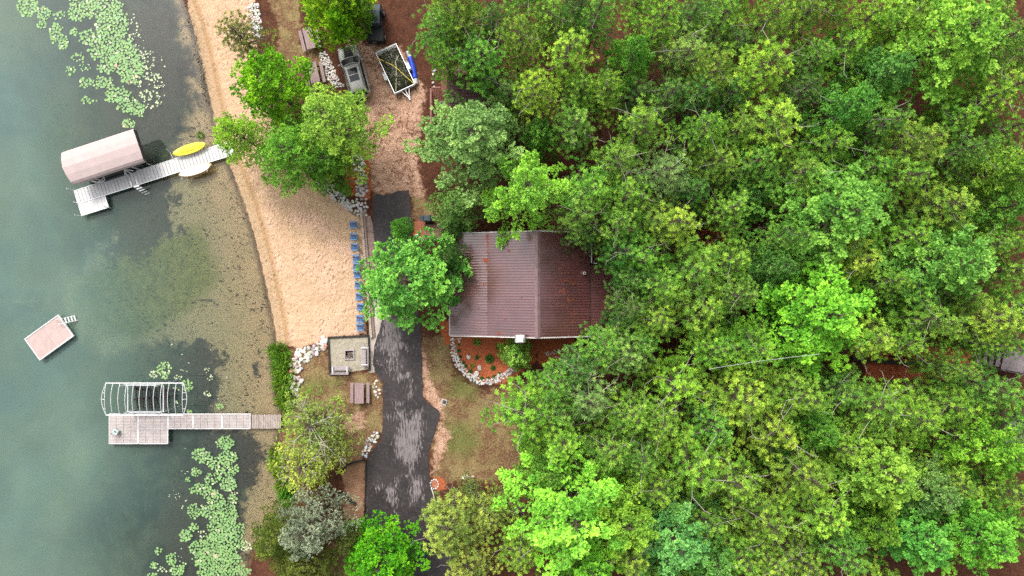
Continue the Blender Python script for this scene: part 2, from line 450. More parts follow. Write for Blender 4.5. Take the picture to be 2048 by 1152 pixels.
    hs_ = t.math('MULTIPLY', sand, t.math('MULTIPLY', t.math('ADD', t.math('MULTIPLY', t.ramp(foot, 0.0, 0.55), t.ramp(big, 0.35, 0.65)), t.noise(v, 3.0, 4, 0.6)), 1.8))
    hd = t.math('MULTIPLY', dirt, t.math('MULTIPLY', dn, 2.5))
    t.l.new(t.bump(t.math('ADD', hgt, t.math('ADD', hs_, hd)), 0.75, 0.09), p.inputs['Normal'])
    return m
M['ground'] = terrain_material()

def build_terrain():
    idx = np.arange(nx * ny).reshape(ny, nx)
    quads = np.stack([idx[:-1, :-1].ravel(), idx[:-1, 1:].ravel(), idx[1:, 1:].ravel(), idx[1:, :-1].ravel()], 1)
    dq = DSH[quads].mean(1); bq = BEACH[quads].mean(1); tq = TRACK[quads].mean(1)
    kind = np.where(dq < 0, 0, np.where(bq > -0.1, 1, np.where(tq > 0, 2, 3)))
    und = (np.sin(P2[:, 0] * 0.9) * np.cos(P2[:, 1] * 1.1 + P2[:, 0] * 0.3)) * 0.012
    z = ZT + np.where(DSH > 2, und, 0)
    for k, name in enumerate(('lake_bed', 'beach', 'dirt_track', 'ground')):
        q = quads[kind == k]
        used, inv = np.unique(q, return_inverse=True)
        inv = inv.reshape(q.shape)
        me = bpy.data.meshes.new(name)
        me.vertices.add(len(used)); me.loops.add(q.size); me.polygons.add(len(q))
        co = np.stack([P2[used, 0], P2[used, 1], z[used]], 1).astype(np.float32)
        me.vertices.foreach_set('co', co.ravel())
        me.loops.foreach_set('vertex_index', inv.ravel().astype(np.int32))
        me.polygons.foreach_set('loop_start', (np.arange(len(q)) * 4).astype(np.int32))
        me.update(calc_edges=True)
        me.polygons.foreach_set('use_smooth', [True] * len(q))
        for an, ks in (('zone_a', ('sand', 'dirt', 'grass')), ('zone_b', ('mulch', 'green', 'fawn')), ('zone_c', ('algae', 'weeds', 'deep'))):
            at = me.attributes.new(an, 'FLOAT_COLOR', 'POINT')
            a = np.ones((len(used), 4), np.float32)
            for j, kk in enumerate(ks): a[:, j] = FIELD[kk][used] if kk else 0
            at.data.foreach_set('color', a.ravel())
        at = me.attributes.new('shore', 'FLOAT', 'POINT'); at.data.foreach_set('value', DSH[used].astype(np.float32))
        me.materials.append(M['ground'])
        o = bpy.data.objects.new(name, me); col.objects.link(o); tag(o, kind='structure')
    # the water sheet
    G2 = 4
    sub = idx[::G2, ::G2]
    qs = np.stack([sub[:-1, :-1].ravel(), sub[:-1, 1:].ravel(), sub[1:, 1:].ravel(), sub[1:, :-1].ravel()], 1)
    qs = qs[(DSH[qs].min(1) < 0.5)]
    used, inv = np.unique(qs, return_inverse=True); inv = inv.reshape(qs.shape)
    me = bpy.data.meshes.new('water')
    me.from_pydata(np.stack([P2[used, 0], P2[used, 1], np.full(len(used), WATER)], 1).tolist(), [], inv.tolist())
    at = me.attributes.new('depth', 'FLOAT', 'POINT'); at.data.foreach_set('value', (WATER - ZT[used]).astype(np.float32))
    m, t, p = new_mat('lake_water')
    dep = t.attr('depth').outputs['Fac']
    v = t.coord()
    cloud = t.noise(v, 0.16, 4, 0.6, 0.4)
    turb = t.math('MULTIPLY', t.ramp(dep, 0.15, 2.4, 0.0, 0.46, False), t.ramp(cloud, 0.25, 0.75, 0.85, 1.1))
    df = t.node('ShaderNodeBsdfDiffuse'); t.l.new(t.mix(t.ramp(t.noise(v, 0.09, 3), 0.35, 0.65), (0.16, 0.275, 0.25), (0.20, 0.305, 0.235)), df.inputs['Color'])
    tr = t.node('ShaderNodeBsdfTransparent'); t.l.new(t.mix(t.ramp(dep, 0.0, 2.0), (0.97, 0.97, 0.93), (0.78, 0.89, 0.85)), tr.inputs['Color'])
    m1 = t.node('ShaderNodeMixShader'); t.l.new(turb, m1.inputs[0]); t.l.new(tr.outputs[0], m1.inputs[1]); t.l.new(df.outputs[0], m1.inputs[2])
    gl = t.node('ShaderNodeBsdfGlossy'); gl.inputs['Roughness'].default_value = 0.02
    fr = t.node('ShaderNodeFresnel'); fr.inputs['IOR'].default_value = 1.55
    nb = t.bump(t.noise(v, 2.2, 3, 0.55), 0.012, 0.02)
    t.l.new(nb, gl.inputs['Normal'])
    m2 = t.node('ShaderNodeMixShader'); t.l.new(fr.outputs[0], m2.inputs[0]); t.l.new(m1.outputs[0], m2.inputs[1]); t.l.new(gl.outputs[0], m2.inputs[2])
    t.l.new(m2.outputs[0], t.n['Material Output'].inputs[0])
    me.materials.append(m)
    o = bpy.data.objects.new('water', me); col.objects.link(o); tag(o, kind='structure')
build_terrain()

# ------------------------------------------------------------------ sheets laid on the ground
def sheet(name, poly, dz, m, spacing=0.5, wear=None, jitter=0.0, parent=None, thick=0.06):
    """a thin slab with the outline POLY (photo pixels on the ground), its top DZ above the ground; WEAR polygons fill the 'wear' attribute"""
    pts = []
    for i in range(len(poly)):
        a = Vector(W(*poly[i])); b = Vector(W(*poly[(i + 1) % len(poly)]))
        n = max(1, int((b - a).length / spacing))
        for k in range(n):
            q = a.lerp(b, k / n)
            if jitter:
                q += Vector((mnoise.noise((q.x * 1.7, q.y * 1.7, 3)), mnoise.noise((q.x * 1.7, q.y * 1.7, 9)))) * jitter
            pts.append(q)
    nb = len(pts)
    arr = np.array([(p.x, p.y) for p in pts])
    lo, hi = arr.min(0), arr.max(0)
    ax, ay = np.meshgrid(np.arange(lo[0], hi[0], spacing), np.arange(lo[1], hi[1], spacing))
    cand = np.stack([ax.ravel(), ay.ravel()], 1) + rng.uniform(-.05, .05, (ax.size, 2)) * spacing
    cand = cand[poly_sd(cand, arr.tolist()) > spacing * 0.45]
    allp = [Vector((x, y)) for x, y in np.concatenate([arr, cand])]
    edges = [(i, (i + 1) % nb) for i in range(nb)]
    vs, _, fs, *_ = geometry.delaunay_2d_cdt(allp, edges, [], 1, 1e-5)
    V2 = np.array([(v.x, v.y) for v in vs])
    z = np.maximum(height(poly_sd(V2, LANDW)), -0.05) + dz
    mb = MB()
    me_v = [(x, y, zz) for (x, y), zz in zip(V2, z)]
    fs = [tuple(f) if geometry.normal([Vector(me_v[i]) for i in f[:3]]).z > 0 else tuple(f[::-1]) for f in fs]
    # skirt
    o0 = len(me_v)
    ring = [min(range(len(vs)), key=lambda i: (vs[i] - p).length_squared) for p in pts]
    me_v += [(me_v[r][0], me_v[r][1], me_v[r][2] - thick) for r in ring]
    ccw = sum(pts[i].x * pts[(i + 1) % nb].y - pts[(i + 1) % nb].x * pts[i].y for i in range(nb)) > 0
    for i in range(nb):
        j = (i + 1) % nb
        if ring[i] == ring[j]: continue
        f = (ring[j], ring[i], o0 + i, o0 + j)
        fs.append(f if ccw else f[::-1])
    mb.add(me_v, fs)
    o = mb.build(name, m, parent)
    if wear is not None:
        s = np.full(len(V2), -1e9)
        for q in wear: s = np.maximum(s, poly_sd(V2, px_poly(q)))
        w = np.zeros(len(me_v), np.float32); w[:len(V2)] = smooth(0.5 + s / 1.5)
        at = o.data.attributes.new('wear', 'FLOAT', 'POINT'); at.data.foreach_set('value', w)
    return o

def asphalt_material():
    m, t, p = new_mat('sealed_asphalt')
    v = t.coord(); vs = t.coord((2.6, 0.5, 1))
    wear = t.attr('wear').outputs['Fac']
    n1 = t.noise(vs, 3.2, 6, 0.72); n2 = t.noise(v, 0.5, 3); n3 = t.noise(v, 30, 2, 0.6)
    c = t.mix(t.ramp(n2, 0.3, 0.7), (0.019, 0.015, 0.016), (0.036, 0.029, 0.030))
    c = t.mix(t.ramp(t.noise(v, 4, 4, 0.7), 0.5, 0.75), c, (0.066, 0.053, 0.054))
    k = t.ramp(t.math('ADD', t.math('MULTIPLY', wear, 0.72), t.math('MULTIPLY', t.math('SUBTRACT', n1, 0.5), 2.6)), 0.36, 0.70)
    c = t.mix(t.math('MULTIPLY', k, 0.92), c, t.mix(t.ramp(n1, 0.4, 0.75), (0.17, 0.145, 0.148), (0.25, 0.22, 0.22)))
    c = t.mix(t.math('MULTIPLY', t.ramp(n3, 0.6, 0.72), 0.25), c, (0.2, 0.17, 0.16))
    t.l.new(c, p.inputs['Base Color'])
    t.l.new(t.ramp(k, 0, 1, 0.62, 0.85), p.inputs['Roughness'])
    p.inputs['Specular IOR Level'].default_value = 0.35
    t.l.new(t.bump(t.math('ADD', n3, t.math('MULTIPLY', n1, 0.6)), 0.25, 0.02), p.inputs['Normal'])
    return m
M['asphalt'] = asphalt_material()
def z1(x, y): return (500 + x / 3.84, 640 + y / 3.84)
def z2(x, y): return (480 + x / 3.84, 852 + y / 3.84)
wear = [[z1(*p) for p in q] for q in (
    [(1020, -60), (1150, 0), (1190, 200), (1140, 260), (1080, 420), (1045, 430), (1060, 260), (960, 230), (1000, 130)],
    [(1110, 410), (1250, 405), (1252, 460), (1112, 466)], [(1213, 440), (1250, 440), (1250, 600), (1220, 600)], [(1140, 260), (1170, 300), (1150, 430), (1110, 430)],
    [(1100, 610), (1150, 610), (1230, 760), (1250, 650), (1330, 700), (1330, 880), (1310, 1060), (1240, 1140), (1110, 1060), (1100, 940), (1140, 800)],
    [(1180, 212), (1310, 210), (1310, 226), (1190, 228)], [(985, 315), (1030, 325), (1020, 340), (985, 330)], [(1030, 735), (1110, 735), (1110, 755), (1030, 752)])]
wear += [[z2(*p) for p in q] for q in (
    [(1330, 390), (1400, 400), (1410, 560), (1320, 610), (1290, 500)], [(1100, 450), (1200, 440), (1210, 580), (1130, 600)], [(1195, 410), (1215, 410), (1215, 740), (1195, 740)],
    [(1300, 200), (1330, 200), (1335, 400), (1310, 400)], [(1230, 368), (1350, 368), (1350, 385), (1230, 385)], [(1030, 430), (1080, 430), (1090, 500), (1050, 500)],
    [(962, 540), (972, 540), (972, 700), (962, 700)])]
DRIVE = [(747, 392), (752, 388), (770, 392), (790, 384), (818, 380), (823, 440), (824, 520), (832, 600), (842, 650), (843, 690), (846, 790), (852, 803), (878, 821), (880, 832), (868, 872), (857, 905),
         (858, 950), (866, 985), (880, 1012), (905, 1060), (925, 1180), (925, 1240), (735, 1240), (729, 1152), (730, 932), (742, 905), (762, 882), (766, 850), (766, 765), (750, 745), (745, 722),
         (748, 692), (760, 660), (764, 640), (762, 600), (755, 540), (751, 500), (746, 450)]
o = sheet('driveway', DRIVE, 0.035, M['asphalt'], 0.3, wear, jitter=0.10); tag(o, kind='structure')
o = sheet('concrete_path', [(738, 585), (757, 585), (764, 640), (760, 660), (750, 690), (746, 722), (750, 745), (739, 745), (738, 700)], 0.02, M['concrete'], 0.4, jitter=0.03); tag(o, kind='structure')
o = sheet('worn_path', [(731, 432), (741, 432), (746, 452), (751, 500), (755, 540), (757, 585), (738, 585), (735, 520)], 0.016, M['concrete_b'], 0.4, jitter=0.05); tag(o, kind='structure')
# ------------------------------------------------------------------ objects
def frame(root):
    lx, ly, lz = root.location; rz = root.rotation_euler.z
    c, s = math.cos(-rz), math.sin(-rz)
    def f(px, py, z=0.0):
        x, y = W(px, py, z); x -= lx; y -= ly
        return Vector((x * c - y * s, x * s + y * c, z - lz))
    return f
WATERZ = WATER

# --- L-shaped white dock
def white_dock():
    ztop = 0.22
    rz = ang(278, -88)
    x0, y0 = W(147.5, 381, ztop)
    t = thing('dock', 'white slatted L-shaped dock running from the tree-shaded beach beside the canopied boat lift', 'dock', (x0, y0, 0), rz)
    f = frame(t)
    far = f(437, 300, ztop).x + 1.2
    wd = 1.28; hl = f(217, 415, ztop).x; hd = -f(162.5, 432, ztop).y
    mb = MB()
    n = int(far / 0.305)
    for i in range(n):
        xa = i * far / n
        gap = 0.024 if i % 4 else 0.045
        mb.box(xa + far / n / 2, -wd / 2, ztop - 0.03, far / n - gap, wd - 0.05, 0.045)
    mb.build('deck', M['deck_white'], t)
    mb = MB()
    for i in range(6):
        w = (hd - wd) / 1
        mb.box(hl * (i + .5) / 6, -wd - w / 2 - 0.012, ztop - 0.03, hl / 6 - 0.009, w - 0.045, 0.045)
    mb.build('deck', M['deck_white'], t)
    mb = MB()
    for y in (-0.015, -wd + 0.015): mb.box(far / 2, y, ztop - 0.07, far, 0.04, 0.15)
    for x in (0.0, far): mb.box(x, -wd / 2, ztop - 0.07, 0.05, wd, 0.152)
    mb.box(hl / 2, -hd + 0.01, ztop - 0.07, hl, 0.04, 0.15)
    for x in (0.0, hl): mb.box(x, -(wd + hd) / 2 - 0.02, ztop - 0.07, 0.05, hd - wd, 0.15)
    mb.build('frame', M['alu'], t)
    for px, py, h in ((147, 381, .95), (154, 404, .5), (162, 431, .95), (216, 414, .75), (264, 365, .4), (304, 354, .55), (300, 330, .5), (252, 344, .4)):
        p = f(px, py, ztop); q = MB(); zb = -2.6 if px < 260 else -1.6
        q.tube([(p.x, p.y + (.05 if p.y > -.3 else -.05), zb), (p.x, p.y + (.05 if p.y > -.3 else -.05), ztop + h)], 0.032, 8)
        q.build('post', M['alu'], t)
    # swim ladder on the lower side
    lx = f(277, 369, ztop).x
    lad = MB()
    for s in (-.26, .26):
        lad.tube([(lx + s, -wd + .3, ztop), (lx + s, -wd + .25, ztop + .75), (lx + s, -wd - .15, ztop + .75), (lx + s, -wd - .75, -1.2)], 0.022, 6)
    for k in range(5):
        u = k / 5 + .1
        lad.box(lx, -wd - .15 - .6 * u, ztop + .62 - 1.9 * u, .5, .11, .03)
    lad.build('ladder', M['alu'], t)
    # kayak rack arms, both sides
    for px, side in ((357, 1), (404, 1), (362, -1), (418, -1)):
        x = f(px, 335, ztop).x - (.2 if side > 0 else 0)
        yb = 0.0 if side > 0 else -wd
        q = MB(); q.tube([(x, yb - side * .1, ztop + .02), (x, yb + side * .12, ztop + .1), (x - .05, yb + side * .62, ztop + .16), (x - .12, yb + side * .86, ztop + .55)], 0.024, 6)
        q.build('rack_arm', M['white_metal'], t)
    return t, f
dock1, d1f = white_dock()

def hull(mb, L, Wd, zs, sections=16, pw=0.62, n=16):
    """boat or board shape along x: zs = (keel z at mid, deck z), pointed ends"""
    rings = []
    for i in range(sections + 1):
        u = i / sections * 2 - 1
        w = Wd / 2 * max(0.02, (1 - abs(u) ** 2.3)) ** pw
        lift = 0.10 * abs(u) ** 3
        ring = []
        for k in range(n):
            a = 2 * math.pi * k / n
            y = w * math.cos(a) * (1 if abs(math.cos(a)) < .9 else 1)
            zz = math.sin(a)
            z = (zs[1] + (0.02 if abs(zz) > .8 else 0)) if zz > 0.2 else (zs[0] * -min(0, zz) + zs[1] * (1 + min(0, zz)))
            if zz < 0: z = zs[1] + (zs[0] - zs[1]) * (-zz) * (max(0.15, 1 - abs(u) ** 2))
            ring.append((u * L / 2, y, z + lift))
        rings.append(ring)
    mb.loft(rings)

kx, ky = W(379.5, 298, .5)
k = thing('kayak', 'bright yellow kayak lying hull up on rack arms above the white dock', 'kayak', (kx, ky, .36), ang(66, -21))
mb = MB(); hull(mb, 3.1, .86, (0.0, 0.20)); mb.build('hull', M['yellow'], k, smooth=True)
mb = MB()
for yy in (-.16, 0, .16): mb.tube([(-.95, yy * .7, .235), (0, yy, .24), (.95, yy * .7, .235)], .022, 6)
mb.build('keel_ridge', M['yellow'], k, smooth=True)
kx, ky = W(391, 340, .5)
k = thing('paddle_board', 'white paddle board with amber rails on rack arms below the white dock', 'board', (kx, ky, .34), ang(67, -22))
mb = MB(); hull(mb, 3.15, .92, (0.0, .12)); mb.build('hull', M['board_edge'], k, smooth=True)
mb = MB(); hull(mb, 2.95, .80, (.10, .19)); mb.build('deck_pad', M['board_white'], k, smooth=True)
for a, b in ((.1, .12), (-.12, .1), (.12, -.12), (-.1, -.14)):
    mb = MB(); mb.tube([(a, b, .15), (a, b, .235)], .028, 8); mb.build('pad_button', M['black'], k)

# --- canopied boat lift
def canopy_lift():
    zt, ze = 2.55, 2.1
    ax = ang(142, -47)
    cx, cy = W(204, 312, 2.3)
    t = thing('boat_lift', 'boat lift under a long mauve canvas canopy next to the white L-shaped dock', 'boat lift', (cx, cy, 0), ax)
    L, Wd = 6.55, 3.0
    prof = [(-.5, -.42), (-.49, -.0), (-.43, .17), (-.22, .36), (0, .47), (.22, .38), (.43, .20), (.48, .03), (.5, -.30)]
    mb = MB(); rings = []
    ns = 36
    for i in range(ns + 1):
        x = -L / 2 + L * i / ns
        ring = []
        for j, (y, z) in enumerate(prof):
            zz = ze + z * 1.0
            if j in (0, 8): zz += .05 * abs(math.sin(i * math.pi / 2)) ; 
            sag = -0.018 * abs(math.sin(i * math.pi / 4.5)) if 1 < j < 7 else 0
            ring.append((x + (-.18 if i == 0 else .18 if i == ns else 0) * (1 - (2 * y) ** 2), y * Wd, zz + sag))
        rings.append(ring)
    mb.loft(rings, cap=False, close=False)
    o = mb.build('canopy', M['canopy'], t)
    sd = o.modifiers.new('thick', 'SOLIDIFY'); sd.thickness = 0.02
    # dark sheets painting the shaded interior at the open canopy ends
    for sx in (-1, 1):
        e = MB(); vs = [(sx * (L / 2 - .03 + .18 * (1 - (2 * y) ** 2)), y * Wd * .99, ze + z - .025) for y, z in prof[1:-1]]
        lo = [(sx * (L / 2 + (.05 if sx > 0 else -.05)), y * Wd * .99, ze - .45) for y, z in prof[1:-1]]
        n = len(vs)
        e.add(vs + lo, [(i, i + 1, n + i + 1, n + i) if sx < 0 else (i + 1, i, n + i, n + i + 1) for i in range(n - 1)])
        e.build('end_shade_sheet', M['canopy_dark'], t)
    for sx in (-1, 1):
        for sy in (-1, 1):
            q = MB(); q.tube([(sx * 1.7, sy * 1.38, -2.4), (sx * 1.7, sy * 1.38, ze)], .05, 8); q.build('post', M['alu'], t)
    mb = MB()
    for sy in (-1, 1): mb.box(0, sy * 1.38, ze - .06, L, .05, .06)
    for sx in (-1, 1): mb.box(sx * 1.7, 0, -.9, .1, 2.7, .1)
    for sy in (-.6, .6): mb.box(0, sy, -.75, 4.2, .12, .14)
    mb.build('lift_frame', M['alu'], t)
    mb = MB(); mb.tube([(.55, -1.62, .55), (.85, -1.3, .95), (1.2, -1.75, .5)], .04, 6); mb.tube([(.85, -1.3, .95), (1.45, -1.55, .7)], .04, 6); mb.tube([(.85, -1.3, .95), (.6, -1.75, .3)], .04, 6)
    mb.build('winch_brace', M['white_metal'], t)
    # the pontoon boat stored on it
    b = thing('pontoon_boat', 'pontoon boat with a black rubber float stored in the shade of the mauve canopy', 'boat', (cx, cy, 0), ax)
    for sy in (-1.35, .85):
        q = MB(); q.tube([(-1.55, sy, .08), (-1.4, sy, .08), (1.1, sy, .08), (1.45, sy, .14)], .24, 12); q.build('pontoon', M['black'], b, smooth=True)
    mb = MB(); mb.box(-.1, -.2, .42, 4.6, 2.2, .1); mb.build('deck', M['canopy_dark'], b)
    mb = MB(); mb.box(-1.0, .45, .72, 1.6, .6, .5); mb.box(1.0, .45, .72, 1.4, .6, .5); mb.build('seat', M['silver_tarp'], b)
    mb = MB()
    for yy in (-1.25, .85): mb.tube([(-2.2, yy, .5), (-2.2, yy, 1.1), (1.8, yy, 1.1), (1.8, yy, .5)], .025, 6)
    mb.build('rail', M['alu'], b)
    # coil of rope
    rx, ry = W(194, 357.5, .3)
    r = MB()
    for k in range(3):
        pts = [(rx + (.42 + .07 * k) * math.cos(a / 9 * math.pi * 2 + k) * 1.25 + .07 * k, ry + .2 * math.sin(a / 9 * math.pi * 2 + k) + .16 * math.cos(a / 9 * math.pi * 2), .42 + .03 * k) for a in range(10)]
        r.tube(pts, .028, 6, cap=False)
    o = r.build('rope_coil', M['rope_w'])
    tag(o, 'loops of white rope heaped between the mauve canopy and the white dock', 'rope')
    c2 = MB(); c2.box(0, 0, 0, 1.1, .38, .3); q = c2.build('float_pad', M['black']); q.location = (rx - .1, ry - .12, .22); q.rotation_euler.z = ax
    tag(q, 'black float pad under the white rope at the dock edge', 'float')
canopy_lift()

# --- bare boat lift frame
def bare_lift():
    ze = 2.25
    cx, cy = W(290, 797, ze)
    t = thing('boat_lift', 'boat lift with a bare white arched canopy frame beside the tan dock', 'boat lift', (cx, cy, 0), 0)
    xl = W(212, 797, ze)[0] - cx; xr = W(367, 797, ze)[0] - cx
    yt = W(290, 766, ze)[1] - cy; yb = W(290, 830, ze)[1] - cy
    def arch(x, h=.36, bow=0, n=10):
        return [(x + bow * math.sin(math.pi * i / n), yb + (yt - yb) * i / n, ze + h * math.sin(math.pi * i / n) ** .8) for i in range(n + 1)]
    for k in range(12):
        x = xl + (xr - xl) * k / 11
        q = MB(); q.tube(arch(x, .36 if k not in (0, 11) else .24), .027, 6); q.build('arch', M['white_metal'], t)
    for sx, x in ((-1, xl), (1, xr)):
        q = MB(); q.tube(arch(x + sx * .0, .1, sx * .34), .03, 6)
        for u in (.25, .5, .75):
            a = arch(x, .24)[int(u * 10)]; b = arch(x, .1, sx * .34)[int(u * 10)]
            q.tube([a, b], .024, 6)
        q.build('end_frame', M['white_metal'], t)
    for y in (yt, yb):
        q = MB(); q.box((xl + xr) / 2, y, ze, xr - xl, .09, .09); q.build('side_rail', M['white_metal'], t)
    zl = .9
    pxl = W(256, 797, zl)[0] - cx; pxr = W(327, 797, zl)[0] - cx; py1 = W(290, 768, zl)[1] - cy; py2 = W(290, 824, zl)[1] - cy
    for x in (pxl, pxr):
        for y in (py1, py2):
            q = MB(); q.box(x, y, (ze - 2.2) / 2, .1, .1, ze + 2.2); q.build('post', M['alu'], t)
    q = MB()
    for x in (pxl, pxr): q.box(x, (py1 + py2) / 2, zl, .09, py1 - py2, .1)
    q.box((pxl + pxr) / 2, py2, zl, pxr - pxl, .12, .1); q.box((pxl + pxr) / 2, py1, zl + .6, pxr - pxl, .12, .1)
    q.build('lift_frame', M['alu'], t)
    q = MB()
    for k in range(6):
        x = pxl + (pxr - pxl) * (k + .5) / 6
        q.box(x, (py1 + py2) / 2, .0, .12, (py1 - py2) * .92, .1, rz=.1)
    q.build('cross_beam', M['dark'], t)
    for y0, y1 in ((py1 - .55, py1 - .75), (py2 + .95, py2 + 1.3)):
        q = MB(); q.box((pxl + pxr) / 2 + .3, (y0 + y1) / 2, -.22, 3.9, .17, .16, rz=math.atan2(y1 - y0, 3.9)); q.build('bunk', M['black'], t)
bare_lift()

# --- tan L-shaped dock
def tan_dock():
    z = .22
    x0, y0 = W(218, 828, z)
    t = thing('dock', 'tan decked L-shaped dock with white edges and a grey wooden ramp to the reeds', 'dock', (x0, y0, 0), 0)
    f = frame(t)
    secs = [((218, 828), (276, 887.5)), ((276.5, 828), (336, 857.5)), ((276.5, 858), (336, 887.5)), ((336.5, 828), (386, 857.5)), ((386.5, 828), (444, 857.5)), ((444.5, 828), (501, 857.5))]
    for a, b in secs:
        p, q = f(*a, z), f(*b, z)
        mb = MB()
        w, h = q.x - p.x, p.y - q.y
        nb = max(4, round(h / .135)); nc = max(2, round(w / .62))
        for i in range(nb):
            for j in range(nc):
                mb.box(p.x + w * (j + .5) / nc, q.y + h * (i + .5) / nb, z - .03, w / nc - .02, h / nb - .022, .05)
        pan = mb.build('deck_panel', M['deck_tan'], t)
        mb = MB()
        for yy in (p.y - .0, q.y + .0): mb.box((p.x + q.x) / 2, yy, z - .06, w, .055, .15)
        for xx in (p.x + .02, q.x - .02): mb.box(xx, (p.y + q.y) / 2, z - .061, .06, h, .152)
        mb.build('edge_trim', M['white_metal'], pan)
    p, q = f(503, 829, z), f(562, 857, z)
    mb = MB(); n = 17
    for i in range(n):
        mb.box(p.x + (q.x - p.x) * (i + .5) / n, (p.y + q.y) / 2 + random.uniform(-.03, .03), z - .03 + i * .002, (q.x - p.x) / n - .022, p.y - q.y, .05)
    mb.build('ramp', M['deck_grey'], t)
    mb = MB()
    for yy in (p.y - .1, q.y + .1): mb.box((p.x + q.x) / 2, yy, z - .12, q.x - p.x, .1, .12)
    mb.build('ramp_joist', M['dark'], t)
    for px, py in ((219, 829), (219, 887), (276, 887), (335, 887), (338, 858), (386, 857), (386, 829), (444, 857), (444, 829), (500, 857)):
        p = f(px, py, z); g = MB(); g.tube([(p.x, p.y, -2.6 if px < 400 else -1.3), (p.x, p.y, z + .12)], .035, 8); g.build('post', M['alu'], t)
    bx, by = W(232.5, 863, .4)
    b = thing('dock_cooler', 'small grey-green lidded cooler standing askew on the end of the tan dock', 'cooler', (bx, by, z), R(-35))
    mb = MB(); mb.box(0, 0, .17, .46, .4, .34); mb.build('body', mat('cooler_green', (.30, .38, .36), .6), b, bevel=.02)
    mb = MB(); mb.box(0, 0, .36, .5, .44, .06); mb.build('lid', mat('cooler_lid', (.42, .49, .47), .5), b, bevel=.015)
    mb = MB(); mb.tube([(-.2, -.25, .3), (-.2, -.32, .42), (.2, -.32, .42), (.2, -.25, .3)], .018, 6); mb.box(.02, .03, .395, .2, .1, .02); mb.build('handle', M['black'], b)
tan_dock()

# --- swim raft
def raft():
    z = .15
    p1, p2, p3 = W3(116.6, 629, z), W3(147.6, 672, z), W3(79.7, 721, z); p4 = W3(48.7, 678, z)
    c = (p1 + p3) / 2
    ax = math.atan2(p1.y - p4.y, p1.x - p4.x)
    L, Wd = (p1 - p4).length, (p1 - p2).length
    t = thing('swim_raft', 'floating swim raft with a pinkish deck and white rim anchored out in the lake', 'raft', (c.x, c.y, 0), ax)
    mb = MB()
    for i in range(2): mb.box(-L / 4 + i * L / 2, 0, z - .04, L / 2 - .012, Wd - .16, .06)
    mb.build('deck', M['pink_deck'], t)
    mb = MB()
    for s in (-1, 1):
        mb.box(0, s * (Wd / 2 - .04), z - .06, L, .09, .18); mb.box(s * (L / 2 - .04), 0, z - .062, .09, Wd - .18, .18)
    mb.build('rim', M['white_metal'], t)
    for s in (-1, 1):
        q = MB(); q.tube([(-L / 2 + .2, s * Wd * .3, -.24), (L / 2 - .1, s * Wd * .3, -.24)], .28, 12); q.build('pontoon', M['black'], t, smooth=True)
    q = MB()
    for yy in (.12, .62):
        q.tube([(L / 2 - .38, yy + .25, z), (L / 2 - .3, yy + .2, z + .36), (L / 2 + .2, yy, z + .32), (L / 2 + .95, yy - .25, -.28)], .03, 6)
    for k in range(4):
        x = L / 2 + .3 + .19 * k
        q.box(x, .37 - (x - L / 2) * .28, z + .16 - .15 * k, .12, .52, .035, rz=-.3)
    q.build('ladder', M['white_metal'], t)
raft()

# --- beach chairs
M['blue_arm'] = mat('pale_blue_arm', (.10, .215, .39), .6, var=.1)
def beach_chair():
    t = thing('beach_chair', None, 'chair', (0, 0, 0), 0, 'blue chairs lined up on the sand by the timber wall')
    mb = MB()
    for i in range(6): mb.box(-.24 + i * .097, 0, .40 - (5 - i) * -.0 - (.24 - i * .097) * -.0 - (.14 - i * .028), .088, .50, .022, ry=0.28 * -1)
    mb.build('seat', M['blue'], t)
    mb = MB()
    for i in range(6):
        yy = -.23 + i * .092
        mb.box(-.44, yy * 1.05, .64, .03, .084, .80 - abs(yy) * .5, ry=-.35)
    mb.build('backrest', M['blue'], t)
    for s in (-1, 1):
        q = MB(); q.box(-.05, s * .34, .585, .72, .14, .026); q.build('armrest', M['blue_arm'], t)
        for x in (.26, -.34):
            q = MB(); q.box(x, s * .3, .285, .09, .03, .57); q.build('leg', M['blue'], t)
    return t
ch = [(704.5, 450), (705.5, 473.5), (707, 494), (710.5, 517), (711, 533), (712, 549), (714.5, 570), (716, 593), (718.5, 614), (717.5, 637.5), (718, 654.5)]
chl = ['blue slatted beach chair at the far end of the row by the white rocks', 'blue beach chair, second in the row counting from the white rocks', 'blue beach chair, third in the row from the white rocks',
       'blue beach chair just emerging above the overhanging tree branches', 'blue beach chair in the middle of the row, deepest under the overhanging tree branches', 'blue beach chair half hidden at the lower edge of the overhanging tree',
       'blue beach chair standing free just below the overhanging tree', 'blue beach chair, fifth in the row counting from the fire pit', 'blue beach chair set closest to the timber wall, fourth from the fire pit', 'blue beach chair touching the last chair beside the fire pit',
       'blue beach chair at the end of the row closest to the fire pit']
proto = beach_chair()
chl[7] = 'blue beach chair, fourth in the row counting from the fire pit'
chl[8] = 'blue beach chair set closest to the timber wall, third from the fire pit'
for i, ((px, py), l) in enumerate(zip(ch, chl)):
    o = proto if i == 0 else copy_tree(proto)
    x, y = W(px + 1, py, .4)
    o.scale = (.88, .80, .95); o.location = (x, y, .03); o.rotation_euler.z = R(180 + random.uniform(-7, 7)); o['label'] = l

